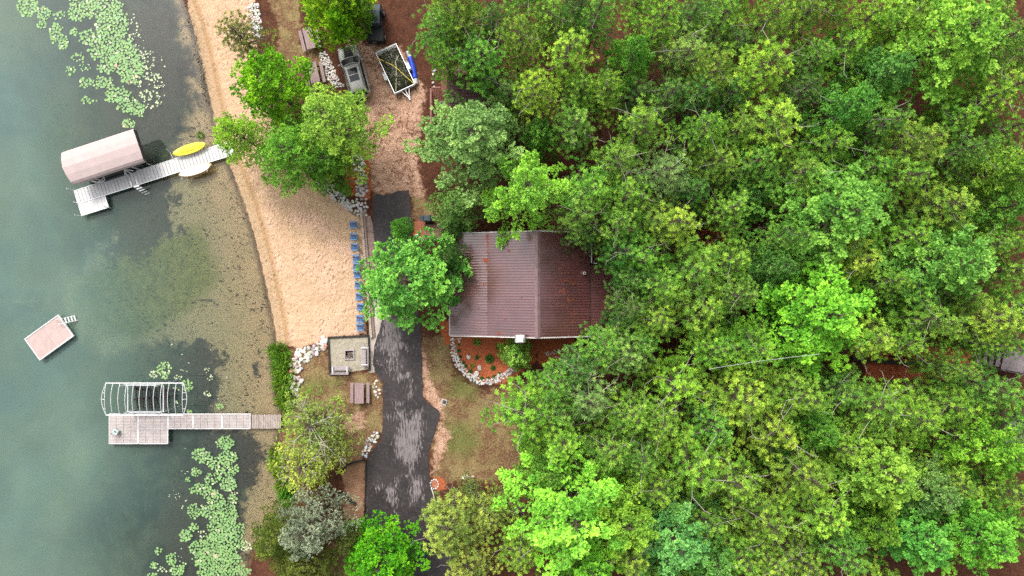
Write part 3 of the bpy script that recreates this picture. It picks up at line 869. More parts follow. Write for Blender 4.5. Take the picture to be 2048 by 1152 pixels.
# --- timber retaining wall between beach and path
x0, y0 = W(721, 428); x1, y1 = W(741, 676)
d = Vector((x1 - x0, y1 - y0)); a = math.atan2(d.y, d.x)
t = thing('retaining_wall', 'low weathered timber wall edging the sand behind the blue chairs', 'wall', ((x0 + x1) / 2, (y0 + y1) / 2, 0), a)
mb = MB(); n = 5
for i in range(n): mb.box(-d.length / 2 + d.length * (i + .5) / n, .12, .14, d.length / n - .02, .22, .3)
mb.build('timber', M['bed_timber'], t, bevel=.015)
mb = MB()
for i in range(n): mb.box(-d.length / 2 + d.length * (i + .47) / n, .35, .1, d.length / n - .02, .2, .2)
mb.build('timber', M['concrete_b'], t, bevel=.015)

# --- fire pit patio
def firepit():
    corners = [(658, 676), (737, 673), (738, 738), (700, 744), (662, 748)]
    m, tt, p = new_mat('radial_flagstones')
    v = tt.coord()
    cell = tt.vor(v, 3.4, 'DISTANCE_TO_EDGE', 'Distance')
    n = tt.noise(v, 2.0, 4)
    c = tt.mix(tt.ramp(n, .3, .7), (.36, .32, .24), (.27, .235, .175))
    c = tt.mix(tt.ramp(tt.noise(v, 9, 3), .45, .75), c, (.42, .38, .31))
    c = tt.mix(tt.ramp(cell, .0, .035, .7, 0.), c, (.13, .105, .075))
    tt.l.new(c, p.inputs['Base Color']); p.inputs['Roughness'].default_value = .9
    tt.l.new(tt.bump(tt.ramp(cell, 0, .06), .5, .02), p.inputs['Normal'])
    pat = sheet('patio', corners, .03, m, .4, thick=.08); tag(pat, kind='structure')
    t = thing('patio_border', 'dark brown timber border framing the square fire pit patio', 'border', (*W(698, 710), 0))
    f = frame(t)
    for a_, b_ in (((657, 675), (739, 671.5)), ((657.5, 675), (661, 749)), ((738, 672), (739.5, 741)), ((661, 748.5), (700, 747))):
        p0, p1 = f(*a_), f(*b_)
        q = MB(); dd = p1 - p0; q.box((p0.x + p1.x) / 2, (p0.y + p1.y) / 2, .08, dd.length, .17, .2, rz=math.atan2(dd.y, dd.x)); q.build('timber', M['dark'], t, bevel=.012)
    x, y = W(699.5, 709.5)
    t = thing('fire_pit', 'square sunken fire pit with pale stone rim and charred ashes in the patio centre', 'fire pit', (x, y, .03), R(2))
    mb = MB()
    for s in (-1, 1): mb.box(s * .41, 0, .06, .1, .92, .13); mb.box(0, s * .41, .06, .72, .1, .128)
    mb.build('rim', M['bench'], t, bevel=.01)
    mb = MB(); mb.box(0, 0, .01, .72, .72, .02); mb.build('ash_bed', M['ash'], t)
    mb = MB()
    for k in range(8):
        an = random.uniform(0, 6.3); mb.tube([(math.cos(an) * .25, math.sin(an) * .25, .05), (-math.cos(an + .5) * .2, -math.sin(an + .5) * .2, .09)], .035, 6)
    mb.build('burnt_log', M['log'], t)
firepit()

def park_bench(label, px, py, rz, L):
    x, y = W(px, py, .4)
    t = thing('park_bench', label, 'bench', (x, y, .03), rz)
    mb = MB()
    for i in range(3): mb.box(.30 - i * .135, 0, .44, .12, L, .035)
    mb.build('seat', M['bench'], t)
    mb = MB()
    for i in range(2): mb.box(-.24 - i * .09, 0, .60 + i * .17, .035, L, .13, ry=-.3)
    mb.build('backrest', M['bench'], t)
    for s in (-1, 1):
        q = MB(); q.box(.02, s * (L / 2 - .16), .64, .62, .085, .035); q.build('armrest', M['white_metal'], t)
        for xx in (.27, -.2):
            q = MB(); q.box(xx, s * (L / 2 - .16), .31, .07, .07, .62); q.build('leg', M['bench'], t)
park_bench('slatted grey-pink bench on the driveway side of the fire pit patio', 731, 712, R(180), 1.85)
park_bench('slatted grey-pink bench along the grass side of the fire pit patio', 681, 740, R(90), 1.62)

def picnic(label, px, py, rz, L=1.85):
    x, y = W(px, py, .6)
    t = thing('picnic_table', label, 'picnic table', (x, y, 0), rz)
    mb = MB()
    for i in range(5): mb.box(0, -.33 + i * .165, .74, L, .155, .04)
    mb.build('tabletop', M['mauve_wood'], t)
    for s in (-1, 1):
        mb = MB(); mb.box(0, s * .66, .44, L, .14, .04); mb.box(0, s * .80, .44, L, .12, .04); mb.build('seat', M['mauve_wood'], t)
        mb = MB()
        mb.box(s * (L / 2 - .3), .31, .36, .09, .045, .86, rx=.5); mb.box(s * (L / 2 - .3), -.31, .36, .09, .045, .86, rx=-.5)
        mb.box(s * (L / 2 - .3), 0, .40, .08, 1.7, .1); mb.box(s * (L / 2 - .3), 0, .69, .08, .72, .09)
        mb.build('leg', M['dark'], t)
picnic('mauve-brown plank picnic table on the dry grass below the fire pit', 719, 786, R(90))
picnic('mauve-brown picnic table tilted beside the bright green tree near the vehicles', 619, 77, ang(8, 33), 1.95)
picnic('picnic table mostly hidden under a pine beside the gravel strip', 628, 146, ang(8, 36))

# --- vehicles
def wheel(parent, x, y, r, w):
    q = MB(); q.tube([(x, y - w / 2, r), (x, y + w / 2, r)], r, 20); o = q.build('wheel', M['tyre'], parent)
    q = MB(); q.tube([(x, y - w / 2 - .012, r), (x, y + w / 2 + .012, r)], r * .6, 14); q.build('rim', M['alu'], o)

def suv():
    px, py = 707, 142
    x, y = W(px, py, 1.0)
    t = thing('parked_car', 'grey sport utility car with black bonnet stripe and glass roof on the dirt', 'car', (x, y, 0), ang(-31, -105))
    HL, HW = 2.42, .98
    # lower body: stations front (+x) to rear
    st = [(2.42, .52, .35, .62), (2.36, .74, .25, .80), (2.15, .90, .22, .93), (1.6, .975, .22, 1.02), (.9, .98, .22, 1.06), (0, .98, .22, 1.07), (-1.2, .985, .22, 1.07), (-2.0, .95, .24, 1.06), (-2.32, .86, .3, 1.0), (-2.42, .72, .4, .86)]
    rings = []
    for X, w, zb, zt in st:
        h = zt - zb
        half = [(w * .86, zb), (w * .98, zb + h * .2), (w, zb + h * .45), (w * .985, zb + h * .72), (w * .93, zb + h * .90), (w * .80, zt), (w * .4, zt + .025)]
        rings.append([(X, yy, zz) for yy, zz in half] + [(X, -yy, zz) for yy, zz in half[::-1]])
    mb = MB(); mb.loft(rings); mb.build('body', M['suv'], t, smooth=True)
    # cabin
    cabs = [(1.02, .80, 1.05, 1.06), (.42, .76, 1.05, 1.55), (.1, .74, 1.05, 1.66), (-.8, .74, 1.05, 1.70), (-1.6, .71, 1.05, 1.66), (-2.0, .69, 1.05, 1.52), (-2.34, .74, 1.0, 1.08)]
    rings = []
    for X, w, zb, zt in cabs:
        h = zt - zb
        half = [(w * 1.13, zb), (w * 1.08, zb + h * .4), (w * .99, zb + h * .8), (w * .88, zt - h * .04), (w * .5, zt), (0.0, zt + .012)]
        rings.append([(X, yy, zz) for yy, zz in half] + [(X, -yy, zz) for yy, zz in half[-2::-1]])
    mb = MB(); mb.loft(rings); mb.build('cabin', M['suv'], t, smooth=True)
    def patch(name, quads, m, thick=.0):
        q = MB(); 
        for vs in quads: q.add(vs, [tuple(range(len(vs)))])
        return q.build(name, m, t)
    # windscreen: curved strip just proud of the cabin front
    n = 8; lo = []; up = []
    for k in range(n + 1):
        u = k / n * 2 - 1
        lo.append((1.06 + .16 * (1 - u * u) , u * .86, 1.115 - .03 * u * u)); up.append((.40 + .07 * (1 - u * u), u * .67, 1.605 - .05 * u * u))
    q = MB(); q.add(lo + up, [(k + 1, k, n + 1 + k, n + 2 + k) for k in range(n)]); q.build('windscreen', M['glass'], t, smooth=True)
    q = MB(); q.box(1.13, 0, 1.10, .10, 1.5, .03, ry=.1); q.build('cowl', M['black'], t)
    q = MB(); q.tube([(.38, -.68, 1.60), (.47, -.35, 1.64), (.49, 0, 1.65), (.47, .35, 1.64), (.38, .68, 1.60)], .035, 6); q.build('roof_lip', M['suv'], t, smooth=True)
    # black bonnet panel
    vs = [(2.22, -.32, .985), (2.22, .32, .985), (1.32, .43, 1.082), (1.32, -.43, 1.082)]
    q = MB(); q.add(vs + [(a, b, c - .03) for a, b, c in vs], [(0, 1, 2, 3), (1, 0, 4, 5), (2, 1, 5, 6), (3, 2, 6, 7), (0, 3, 7, 4)]); q.build('bonnet_panel', M['black'], t)
    # glass roof, two panels
    for xa, xb in ((.05, -.50), (-.56, -1.12)):
        q = MB(); q.box((xa + xb) / 2, 0, 1.70 + (.005 if xa < 0 else -.01), xa - xb, .86, .05, ry=(0.03 if xa > 0 else 0)); q.build('sunroof', M['glass'], t, bevel=.02)
    for s in (-1, 1):
        q = MB(); q.tube([(.2, s * .70, 1.66), (.1, s * .68, 1.725), (-1.6, s * .65, 1.725), (-1.75, s * .64, 1.66)], .024, 6); q.build('roof_rail', M['black'], t)
        q = MB(); q.box(.78, s * 1.06, 1.12, .14, .22, .15); q.build('mirror', M['suv'], t, bevel=.03)
        vs = [(.75, s * .935, 1.12), (.30, s * .80, 1.53), (-1.9, s * .76, 1.50), (-2.1, s * .86, 1.12)]
        q = MB(); q.add(vs, [(0, 1, 2, 3) if s < 0 else (3, 2, 1, 0)]); q.build('side_window', M['glass'], t)
        q = MB(); q.box(2.22, s * .70, .78, .22, .3, .12, rz=-s * .35); q.build('headlight', M['board_white'], t, bevel=.02)
        q = MB(); q.box(-2.30, s * .74, .92, .14, .26, .2, rz=s * .3); q.build('tail_light', mat('red_lens', (.35, .01, .01), .3), t, bevel=.02)
        for X in (1.5, -1.42): wheel(t, X, s * .86, .37, .24)
    q = MB(); q.add([(-2.02, -.62, 1.53), (-2.02, .62, 1.53), (-2.36, .70, 1.14), (-2.36, -.70, 1.14)], [(3, 2, 1, 0)]); q.build('rear_window', M['glass'], t)
suv()

def utv():
    x, y = W(749.5, 50, .9)
    t = thing('utility_vehicle', 'black open-bed utility vehicle parked on the dirt under bright green branches', 'utility vehicle', (x, y, 0), R(92))
    # +x forward (up in the photo)
    q = MB()
    q.box(-.85, 0, .72, 1.25, 1.48, .05)
    for s in (-1, 1): q.box(-.85, s * .74, .87, 1.25, .05, .32)
    q.box(-1.46, 0, .87, .05, 1.48, .32); q.box(-.24, 0, .87, .05, 1.48, .32)
    q.build('cargo_bed', M['black'], t, bevel=.012)
    q = MB(); q.box(-.85, 0, 1.02, 1.16, 1.38, .05)
    for i in range(6): q.box(-.85, -.55 + i * .22, 1.05, 1.1, .03, .02)
    q.build('bed_cover', mat('black_cover', (.02, .021, .024), .5), t, bevel=.01)
    q = MB(); q.box(-1.52, 0, .62, .08, 1.4, .12); q.build('bumper', M['black'], t)
    q = MB(); q.box(-1.53, .1, .8, .02, .34, .1); q.build('number_plate', M['bench'], t)
    q = MB(); q.box(.35, 0, 1.86, 1.15, 1.25, .05); q.build('roof', M['charcoal'], t, bevel=.02)
    q = MB()
    for s in (-1, 1):
        q.tube([(-.2, s * .66, .8), (-.2, s * .62, 1.84), (.9, s * .62, 1.84), (1.35, s * .66, 1.0)], .03, 6)
    q.build('roll_cage', M['black'], t)
    q = MB(); q.box(.05, 0, .75, .5, 1.25, .2); q.box(-.16, 0, 1.08, .14, 1.25, .55); q.build('seat', M['charcoal'], t, bevel=.03)
    q = MB(); q.box(1.5, 0, .8, .8, 1.35, .4, top=.85); q.build('bonnet', M['charcoal'], t, bevel=.06)
    q = MB(); q.box(.3, 0, .45, 3.0, 1.2, .25); q.build('chassis', M['black'], t)
    q = MB(); q.add([(1.30, -.6, 1.02), (1.30, .6, 1.02), (.92, .6, 1.8), (.92, -.6, 1.8)], [(0, 1, 2, 3)]); q.build('windscreen', M['glass'], t)
    for X in (1.25, -.95):
        for s in (-1, 1): wheel(t, X, s * .68, .33, .24)
utv()

def trailer():
    z = .75
    TL, TR, BR, BL = W3(752, 105, z), W3(791.5, 88, z), W3(830, 167, z), W3(789, 187.5, z)
    c = (TL + TR + BR + BL) / 4
    a = math.atan2((BL - TL).y + (BR - TR).y, (BL - TL).x + (BR - TR).x)
    t = thing('utility_trailer', 'aluminium utility trailer heaped with dark brush under a yellow strap', 'trailer', (c.x, c.y, 0), a)
    L = ((BL - TL).length + (BR - TR).length) / 2; Wd = ((TR - TL).length + (BR - BL).length) / 2
    q = MB()
    for s in (-1, 1):
        q.box(0, s * Wd / 2, z, L, .05, .06); q.box(0, s * Wd / 2, .42, L, .05, .09)
        for k in range(5): q.box(-L / 2 + L * k / 4, s * Wd / 2, .58, .05, .05, .34)
        q.box(s * L / 2, 0, z, .05, Wd, .06); q.box(s * L / 2, 0, .42, .05, Wd, .09)
    q.build('frame', M['alu'], t)
    q = MB(); q.box(0, 0, .44, L - .06, Wd - .06, .05); q.build('bed', M['dark'], t)
    q = MB()
    for k in range(4): q.box(-L / 2 + .04 + k * .085, 0, z + .05 + .04 * (3 - k), .03, Wd - .05 * k, .03)
    q.build('tailgate', M['white_metal'], t)
    q = MB()
    for yy in (-.38, .38, 0): q.tube([(L / 2, yy, .45), (L / 2 + .85, 0, .45)], .035, 6)
    q.box(L / 2 + .92, 0, .46, .22, .09, .09)
    q.build('hitch', M['alu'], t)
    for s in (-1, 1):
        wheel(t, .25, s * (Wd / 2 + .17), .32, .2)
        q = MB(); q.box(.25, s * (Wd / 2 + .17), .68, .62, .24, .03); q.box(.62, s * (Wd / 2 + .17), .60, .03, .24, .16, ry=.4); q.box(-.12, s * (Wd / 2 + .17), .60, .03, .24, .16, ry=-.4); q.build('fender', M['white_metal'], t)
    # load of brush
    load = tag(bpy.data.objects.new('brush_load', None), 'load of dark cut brush and twigs filling the aluminium trailer', 'brush'); col.objects.link(load)
    load.location = t.location; load.rotation_euler = t.rotation_euler
    q = MB()
    def hz(xx, yy): return .62 + .34 * max(0, 1 - (2 * xx / L) ** 4) * max(0, 1 - (2 * yy / Wd) ** 4) + .07 * mnoise.noise((xx * 3, yy * 3, 1))
    NX, NY = 26, 14
    vs = [(-L / 2 + .05 + (L - .1) * i / NX, -Wd / 2 + .05 + (Wd - .1) * j / NY, hz(-L / 2 + L * i / NX, -Wd / 2 + Wd * j / NY)) for i in range(NX + 1) for j in range(NY + 1)]
    q.add(vs, [(i * (NY + 1) + j, (i + 1) * (NY + 1) + j, (i + 1) * (NY + 1) + j + 1, i * (NY + 1) + j + 1) for i in range(NX) for j in range(NY)])
    q.build('heap', mat('brush_heap', (.022, .022, .014), .95, var=.6, vscale=9), load)
    q = MB()
    for k in range(1500):
        xx, yy = random.uniform(-L / 2 + .08, L / 2 - .08), random.uniform(-Wd / 2 + .08, Wd / 2 - .08)
        an = random.uniform(0, 6.3); l = random.uniform(.08, .26); zz = hz(xx, yy) + random.uniform(0, .06)
        q.tone = random.random()
        d = Vector((math.cos(an) * l, math.sin(an) * l, random.uniform(-.05, .1))); w = Vector((-d.y, d.x, 0)) * .28
        b = Vector((xx, yy, zz)); q.add([b - d * .5, b + w * .5, b + d * .5, b - w * .5], [(0, 1, 2, 3)])
    o = q.build('leaf_litter', M['leaf'], load); o.color = (.05, .06, .028, 1)
    q = MB()
    for k in range(70):
        xx, yy = random.uniform(-L / 2 + .3, L / 2 - .3), random.uniform(-Wd / 2 + .2, Wd / 2 - .2); an = random.gauss(.2, .7); l = random.uniform(.25, .6)
        q.tube([(xx - math.cos(an) * l / 2, yy - math.sin(an) * l / 2, hz(xx, yy) + .04), (xx, yy, hz(xx, yy) + .08), (xx + math.cos(an + .3) * l / 2, yy + math.sin(an + .3) * l / 2, hz(xx, yy) + .05)], .011, 4)
    q.build('twig', M['twig'], load)
    f = frame(t)
    def strap(pts, m, lab):
        q = MB(); q.tube([(Matrix.Rotation(a, 4, 'Z') @ Vector((v.x, v.y, 0))) + Vector((c.x, c.y, max(hz(v.x, v.y), z) + .05)) for v in pts], .038, 6)
        o = q.build('cargo_strap', m); tag(o, lab, 'strap')
    strap([f(754, 116, .9), f(766, 121, .9), f(783, 130, .9), f(795, 138, .9), f(812, 154, .9), f(828, 167, .9)], M['rope_y'], 'bright yellow strap pulled diagonally across the brush on the trailer')
    strap([f(797, 112, .9), f(791, 124, .9), f(793, 134, .9), f(793, 150, .9), f(791.5, 182, .9)], M['rope_p'], 'pale straw-coloured strap running lengthwise over the brush on the trailer')
trailer()

def tarp_roll():
    A, B = W3(815, 102, .3), W3(831.5, 168, .3)
    d = B - A; L = d.length
    t = thing('tarp_bundle', 'long bundle wrapped in blue tarp with silver ends lying beside the trailer', 'bundle', ((A.x + B.x) / 2, (A.y + B.y) / 2, 0), math.atan2(d.y, d.x))
    def seg(name, xa, xb, m, r):
        n = 14; rings = []
        for i in range(n + 1):
            x = xa + (xb - xa) * i / n
            bow = .10 * math.cos(x / L * math.pi)
            ring = []
            for k in range(14):
                an = 2 * math.pi * k / 14
                rr = r * (1 + .13 * mnoise.noise((x * 3.1, math.cos(an) * 1.5, math.sin(an) * 1.5)))
                ring.append((x, bow + rr * math.cos(an), .2 + rr * .85 * math.sin(an)))
            rings.append(ring)
        q = MB(); q.loft(rings); q.build(name, m, t, smooth=True)
    seg('tarp_wrap', -L / 2 + .55, L / 2 - .5, M['blue_tarp'], .24)
    seg('tarp_end', -L / 2, -L / 2 + .56, M['silver_tarp'], .2)
    seg('tarp_end', L / 2 - .51, L / 2, M['silver_tarp'], .23)
tarp_roll()

# --- the brown-roofed house
def metal_roof_mat(name, c, rust=True):
    m, t, p = new_mat(name)
    v = t.coord(); vs = t.coord((.35, 3.2, 1))
    n = t.noise(v, .55, 4, .6); s = t.noise(vs, 1.5, 4, .7)
    k = t.mix(t.ramp(n, .3, .7), tuple(x * .85 for x in c), tuple(x * 1.18 for x in c))
    k = t.mix(t.math('MULTIPLY', t.ramp(s, .5, .8), .3), k, (.20, .13, .125))
    t.l.new(k, p.inputs['Base Color'])
    p.inputs['Metallic'].default_value = .1; p.inputs['Specular IOR Level'].default_value = 1.0; p.inputs['Coat Weight'].default_value = 1.0; p.inputs['Coat Roughness'].default_value = .2; p.inputs['Coat IOR'].default_value = 1.85
    t.l.new(t.ramp(s, .3, .7, .18, .32), p.inputs['Roughness'])
    return m
M['metal_roof'] = metal_roof_mat('brown_standing_seam_metal', (.12, .040, .042))

def ribbed(mb, pts, ya, yb, pitch=.232, rib=.06, thick=.04):
    """corrugated sheet: profile across y, following the (x, z) polyline PTS"""
    n = int((yb - ya) / pitch); st = (yb - ya) / n
    ys = []
    for i in range(n):
        b = ya + i * st
        ys += [(b, 0), (b + st * .66, 0), (b + st * .76, rib), (b + st * .90, rib)]
    ys.append((yb, 0))
    rings = []
    for x, z in pts: rings.append([(x, y, z + dz) for y, dz in ys])
    vs = [p for r in rings for p in r]; m = len(ys); fs = []
    for i in range(len(rings) - 1):
        for k in range(m - 1): fs.append((i * m + k, (i + 1) * m + k, (i + 1) * m + k + 1, i * m + k + 1))
    if pts[-1][0] < pts[0][0]: fs = [f for f in fs]
    else: fs = [f for f in fs]
    o = len(vs)
    mb.add(vs, fs)

def house():
    xl, xs, xr, xe = -5.38, -2.02, 2.13, 6.7
    yb, yt = -4.12, 4.72
    zr, zs_, zl, zrt = 5.2, 3.55, 2.7, 3.35
    t = thing('house', 'low house with a brown ribbed metal gable roof between the driveway and the pines', 'house', (0, 0, 0))
    def roofsheet(name, pts):
        q = MB(); ribbed(q, pts, yb, yt); o = q.build(name, M['metal_roof'], t); s = o.modifiers.new('thick', 'SOLIDIFY'); s.thickness = .03; s.offset = 0
        return o
    roofsheet('roof', [(xl, zl), (xs - .0, zs_ - .03)])
    r1 = roofsheet('roof', [(xs - .1, zs_), (xr, zr)])
    roofsheet('roof', [(xr, zr), (xe, zrt)])
    q = MB(); q.add([(xr - .24, yb - .03, zr - .02), (xr - .24, yt + .03, zr - .02), (xr, yt + .03, zr + .11), (xr, yb - .03, zr + .11), (xr + .24, yb - .03, zr - .02), (xr + .24, yt + .03, zr - .02)], [(3, 2, 1, 0), (4, 5, 2, 3)])
    o = q.build('ridge_cap', mat('ridge_metal', (.20, .13, .13), .4, .2), t); s = o.modifiers.new('thick', 'SOLIDIFY'); s.thickness = .02
    for y in (yb - .05, yt + .05):
        q = MB()
        for (xa, za), (xb, zb) in (((xl, zl), (xs, zs_ - .03)), ((xs, zs_), (xr, zr - .02)), ((xr, zr - .02), (xe, zrt))):
            L = math.hypot(xb - xa, zb - za); q.box((xa + xb) / 2, y, (za + zb) / 2 - .03, L, .09, .16, ry=-math.atan2(zb - za, xb - xa))
        q.build('rake_trim', M['fascia'], t)
    q = MB(); q.box(xl - .05, (yb + yt) / 2, zl - .06, .1, yt - yb, .12); q.build('gutter', M['fascia'], t)
    # walls following the gable
    prof = [(xl + .6, 0), (xe - .5, 0), (xe - .5, zrt - .05), (xr, zr - .25), (xs, zs_ - .2), (xl + .6, zl - .0)]
    q = MB(); rings = [[(x, y, z) for x, z in prof] for y in (yb + .4, yt - .4)]; q.loft(rings); q.build('wall', M['siding'], t)
    for yy in (-2.6, 2.2):
        w = MB(); w.box(xl + .6, yy, 1.5, .08, 1.5, 1.1); o = w.build('window', M['white_metal'], t)
        w = MB(); w.box(xl + .565, yy, 1.5, .05, 1.34, .94); w.build('pane', M['glass'], o)
    w = MB(); w.box(xl + .6, 0, 1.05, .09, .95, 2.05); o = w.build('door', M['board_white'], t)
    w = MB(); w.tube([(xl + .52, .36, 1.0), (xl + .52, .36, 1.12)], .025, 8); w.build('handle', M['black'], o)
    # chimney near the gable end
    cx, cy = W(1040, 671, 5.3); cy = yb - .12
    q = MB(); q.box(cx, cy, 2.6, .85, .6, 5.2); o = q.build('chimney', mat('grey_chase', (.30, .29, .27), .8), t)
    q = MB(); q.box(cx, cy, 5.24, .68, .66, .1); q.build('chimney_cap', mat('pale_cap', (.50, .49, .47), .5), o, bevel=.01)
    q = MB(); q.box(cx, cy, 5.42, .36, .36, .3); q.box(cx, cy, 5.6, .5, .5, .04); q.build('flue', M['white_metal'], o, bevel=.01)
    x, y = W(1168.5, 546.5, 3.6)
    q = MB(); q.box(x, y, 3.76, .22, .22, .36); o = q.build('vent_pipe', M['fascia'], t); q = MB(); q.box(x, y, 3.945, .13, .13, .012); q.build('vent_hole', M['black'], o)
    # lower roof at the rear
    xq = W(1235, 570, 2.9)[0]
    yb2, yt2 = W(0, 655, 3)[1], W(0, 530, 3)[1]
    q = MB(); 
    n = int((yt2 - yb2) / .232)
    ribbed(q, [(xe - .05, 3.12), (xq, 2.75)], yb2, yt2); o = q.build('porch_roof', M['metal_roof'], t); s = o.modifiers.new('thick', 'SOLIDIFY'); s.thickness = .03
    for yy in (yb2 + .2, yt2 - .2):
        q = MB(); q.box(xq - .15, yy, 1.35, .12, .12, 2.7); q.build('porch_post', M['siding'], t)
    # white downpipe and bracket at the rear edge
    p1 = W3(1183, 486, 3.3); p2 = W3(1183, 526, 3.3); p3 = W3(1193, 526.5, 3.3)
    q = MB(); q.tube([p1, p2, p3, (p3.x, p3.y, .1)], .05, 6); q.build('downpipe', M['white_metal'], t)
    # rust-red needles caught on the seam and slopes
    def zr_at(x):
        return zl + (x - xl) / (xs - xl) * (zs_ - zl) if x < xs else zs_ + (x - xs) / (xr - xs) * (zr - zs_) if x < xr else zr + (x - xr) / (xe - xr) * (zrt - zr)
    q = MB()
    for (px, py, rx, ry, n) in ((977, 472, 5, 8, 90), (977, 488, 4, 10, 90), (979, 506, 5, 5, 40), (975, 522, 9, 5, 60), (978, 536, 4, 7, 30), (970, 518, 6, 2, 20), (998, 667, 5, 4, 30), (1018, 502, 4, 3, 12),
                                (1124, 540, 14, 10, 14), (1130, 562, 14, 8, 14), (1148, 566, 10, 5, 13), (1126, 583, 10, 5, 18), (1139, 597, 8, 7, 12), (1128, 612, 10, 6, 8), (1144, 630, 10, 14, 14), (968, 568, 8, 3, 8), (1000, 600, 60, 50, 30)):
        for k in range(n):
            z = 3.6
            for it in range(3):
                x, y = W(px + random.gauss(0, rx * .5), py + random.gauss(0, ry * .5), z) if it == 0 else W(sx, sy, z)
                if it == 0: sx, sy = x / ((H - z) / H / S) + 1024, 576 - y / ((H - z) / H / S)
                z = zr_at(x)
            if not (yb + .1 < y < yt - .1 and xl < x < xe): continue
            an = random.gauss(0, .9); l = random.uniform(.05, .16); dx, dy = math.cos(an) * l, math.sin(an) * l
            q.tone = random.random()
            q.add([(x - dx, y - dy, zr_at(x - dx) + .045), (x + dy * .25, y - dx * .25, z + .05), (x + dx, y + dy, zr_at(x + dx) + .045), (x - dy * .25, y + dx * .25, z + .05)], [(0, 1, 2, 3)])
    o = q.build('fallen_needles', M['leaf']); o.color = (.36, .10, .04, 1); tag(o, kind='stuff')
house()

# --- wooden deck cabin near the trailer
def cabin():
    z = .6
    t = thing('cabin', 'small cabin with flat brown metal roof behind the red-stained deck', 'cabin', (*W(930, 200), 0))
    f = frame(t)
    zr = 2.9
    a, b = f(894, 151, zr), f(1000, 290, zr)
    q = MB()
    n = int((a.y - b.y) / .3); st = (a.y - b.y) / n
    for i in range(n): q.box((a.x + b.x) / 2, b.y + st * (i + .5), zr - .03, b.x - a.x, st - .012, .04); q.box((a.x + b.x) / 2, b.y + st * i, zr, b.x - a.x, .035, .05)
    q.build('roof', M['roof_b'], t)
    q = MB(); q.box((a.x + b.x) / 2, a.y + .03, zr - .03, b.x - a.x, .07, .14); q.box(a.x - .03, (a.y + b.y) / 2, zr - .03, .07, a.y - b.y, .139); q.build('roof_trim', M['redwood2'], t)
    q = MB(); q.box((a.x + b.x) / 2 + .25, (a.y + b.y) / 2 - .2, 1.4, b.x - a.x - .7, a.y - b.y - .8, 2.8); q.build('wall', M['siding'], t)
    w = MB(); w.box(a.x + .58, (a.y + b.y) / 2, 1.4, .06, 1.0, 1.9); w.build('door', M['bench'], t)
    d = thing('deck', 'red-stained plank deck with rails in front of the flat-roofed cabin', 'deck', (*W(880, 190), 0))
    f = frame(d)
    zd = .55
    def planks(name, x0, y0, x1, y1, along, zd, m):
        p, q2 = f(x0, y0, zd), f(x1, y1, zd); w, h = q2.x - p.x, p.y - q2.y
        q = MB()
        if along == 'y':
            n = max(2, round(w / .15))
            for i in range(n): q.box(p.x + w * (i + .5) / n, (p.y + q2.y) / 2, zd - .02, w / n - .014, h, .04)
        else:
            n = max(2, round(h / .15))
            for i in range(n): q.box((p.x + q2.x) / 2, q2.y + h * (i + .5) / n, zd - .02, w, h / n - .014, .04)
        q.build(name, m, d)
    planks('deck_floor', 882, 135, 904, 182, 'x', zd, M['redwood'])
    planks('deck_floor', 863, 178, 896, 244, 'y', zd + .004, M['redwood'])
    planks('step', 880, 122, 881.8, 176, 'y', .2, M['dark'])
    q = MB()
    def rail(pts, zt):
        for (xa, ya), (xb, yb) in zip(pts[:-1], pts[1:]):
            p, r = f(xa, ya, zt), f(xb, yb, zt); dd = r - p; aa = math.atan2(dd.y, dd.x)
            q.box((p.x + r.x) / 2, (p.y + r.y) / 2, zt, dd.length + .1, .14, .045, rz=aa)
            n = max(2, round(dd.length / .14))
            for i in range(n + 1): q.box(p.x + dd.x * i / n, p.y + dd.y * i / n, zt - .47, .04, .04, .88, rz=aa)
    rail([(880, 175), (861.5, 175), (861.5, 246)], 1.5)
    q.build('railing', M['redwood2'], d)
    q = MB(); rail([(904, 136), (904, 152)], 1.5); q.build('railing', M['redwood2'], d)
    planks('deck_floor', 906, 138, 940, 152, 'x', .3, M['siding'])
    x, y = W(887, 211, 1.0)
    c = thing('patio_chair', 'dark blue-grey patio chair on the red-stained deck', 'chair', (x, y, .56), R(185))
    q = MB(); q.box(0, 0, .42, .5, .5, .06); q.build('seat', M['charcoal'], c, bevel=.02)
    q = MB(); q.box(-.27, 0, .72, .06, .5, .62, ry=-.2); q.build('backrest', M['charcoal'], c, bevel=.02)
    for s in (-1, 1):
        q = MB(); q.box(0, s * .3, .62, .55, .07, .03); q.build('armrest', M['bench'], c)
        for xx in (.22, -.22): q = MB(); q.tube([(xx, s * .28, 0), (xx, s * .28, .62)], .02, 6); q.build('leg', M['black'], c)
cabin()

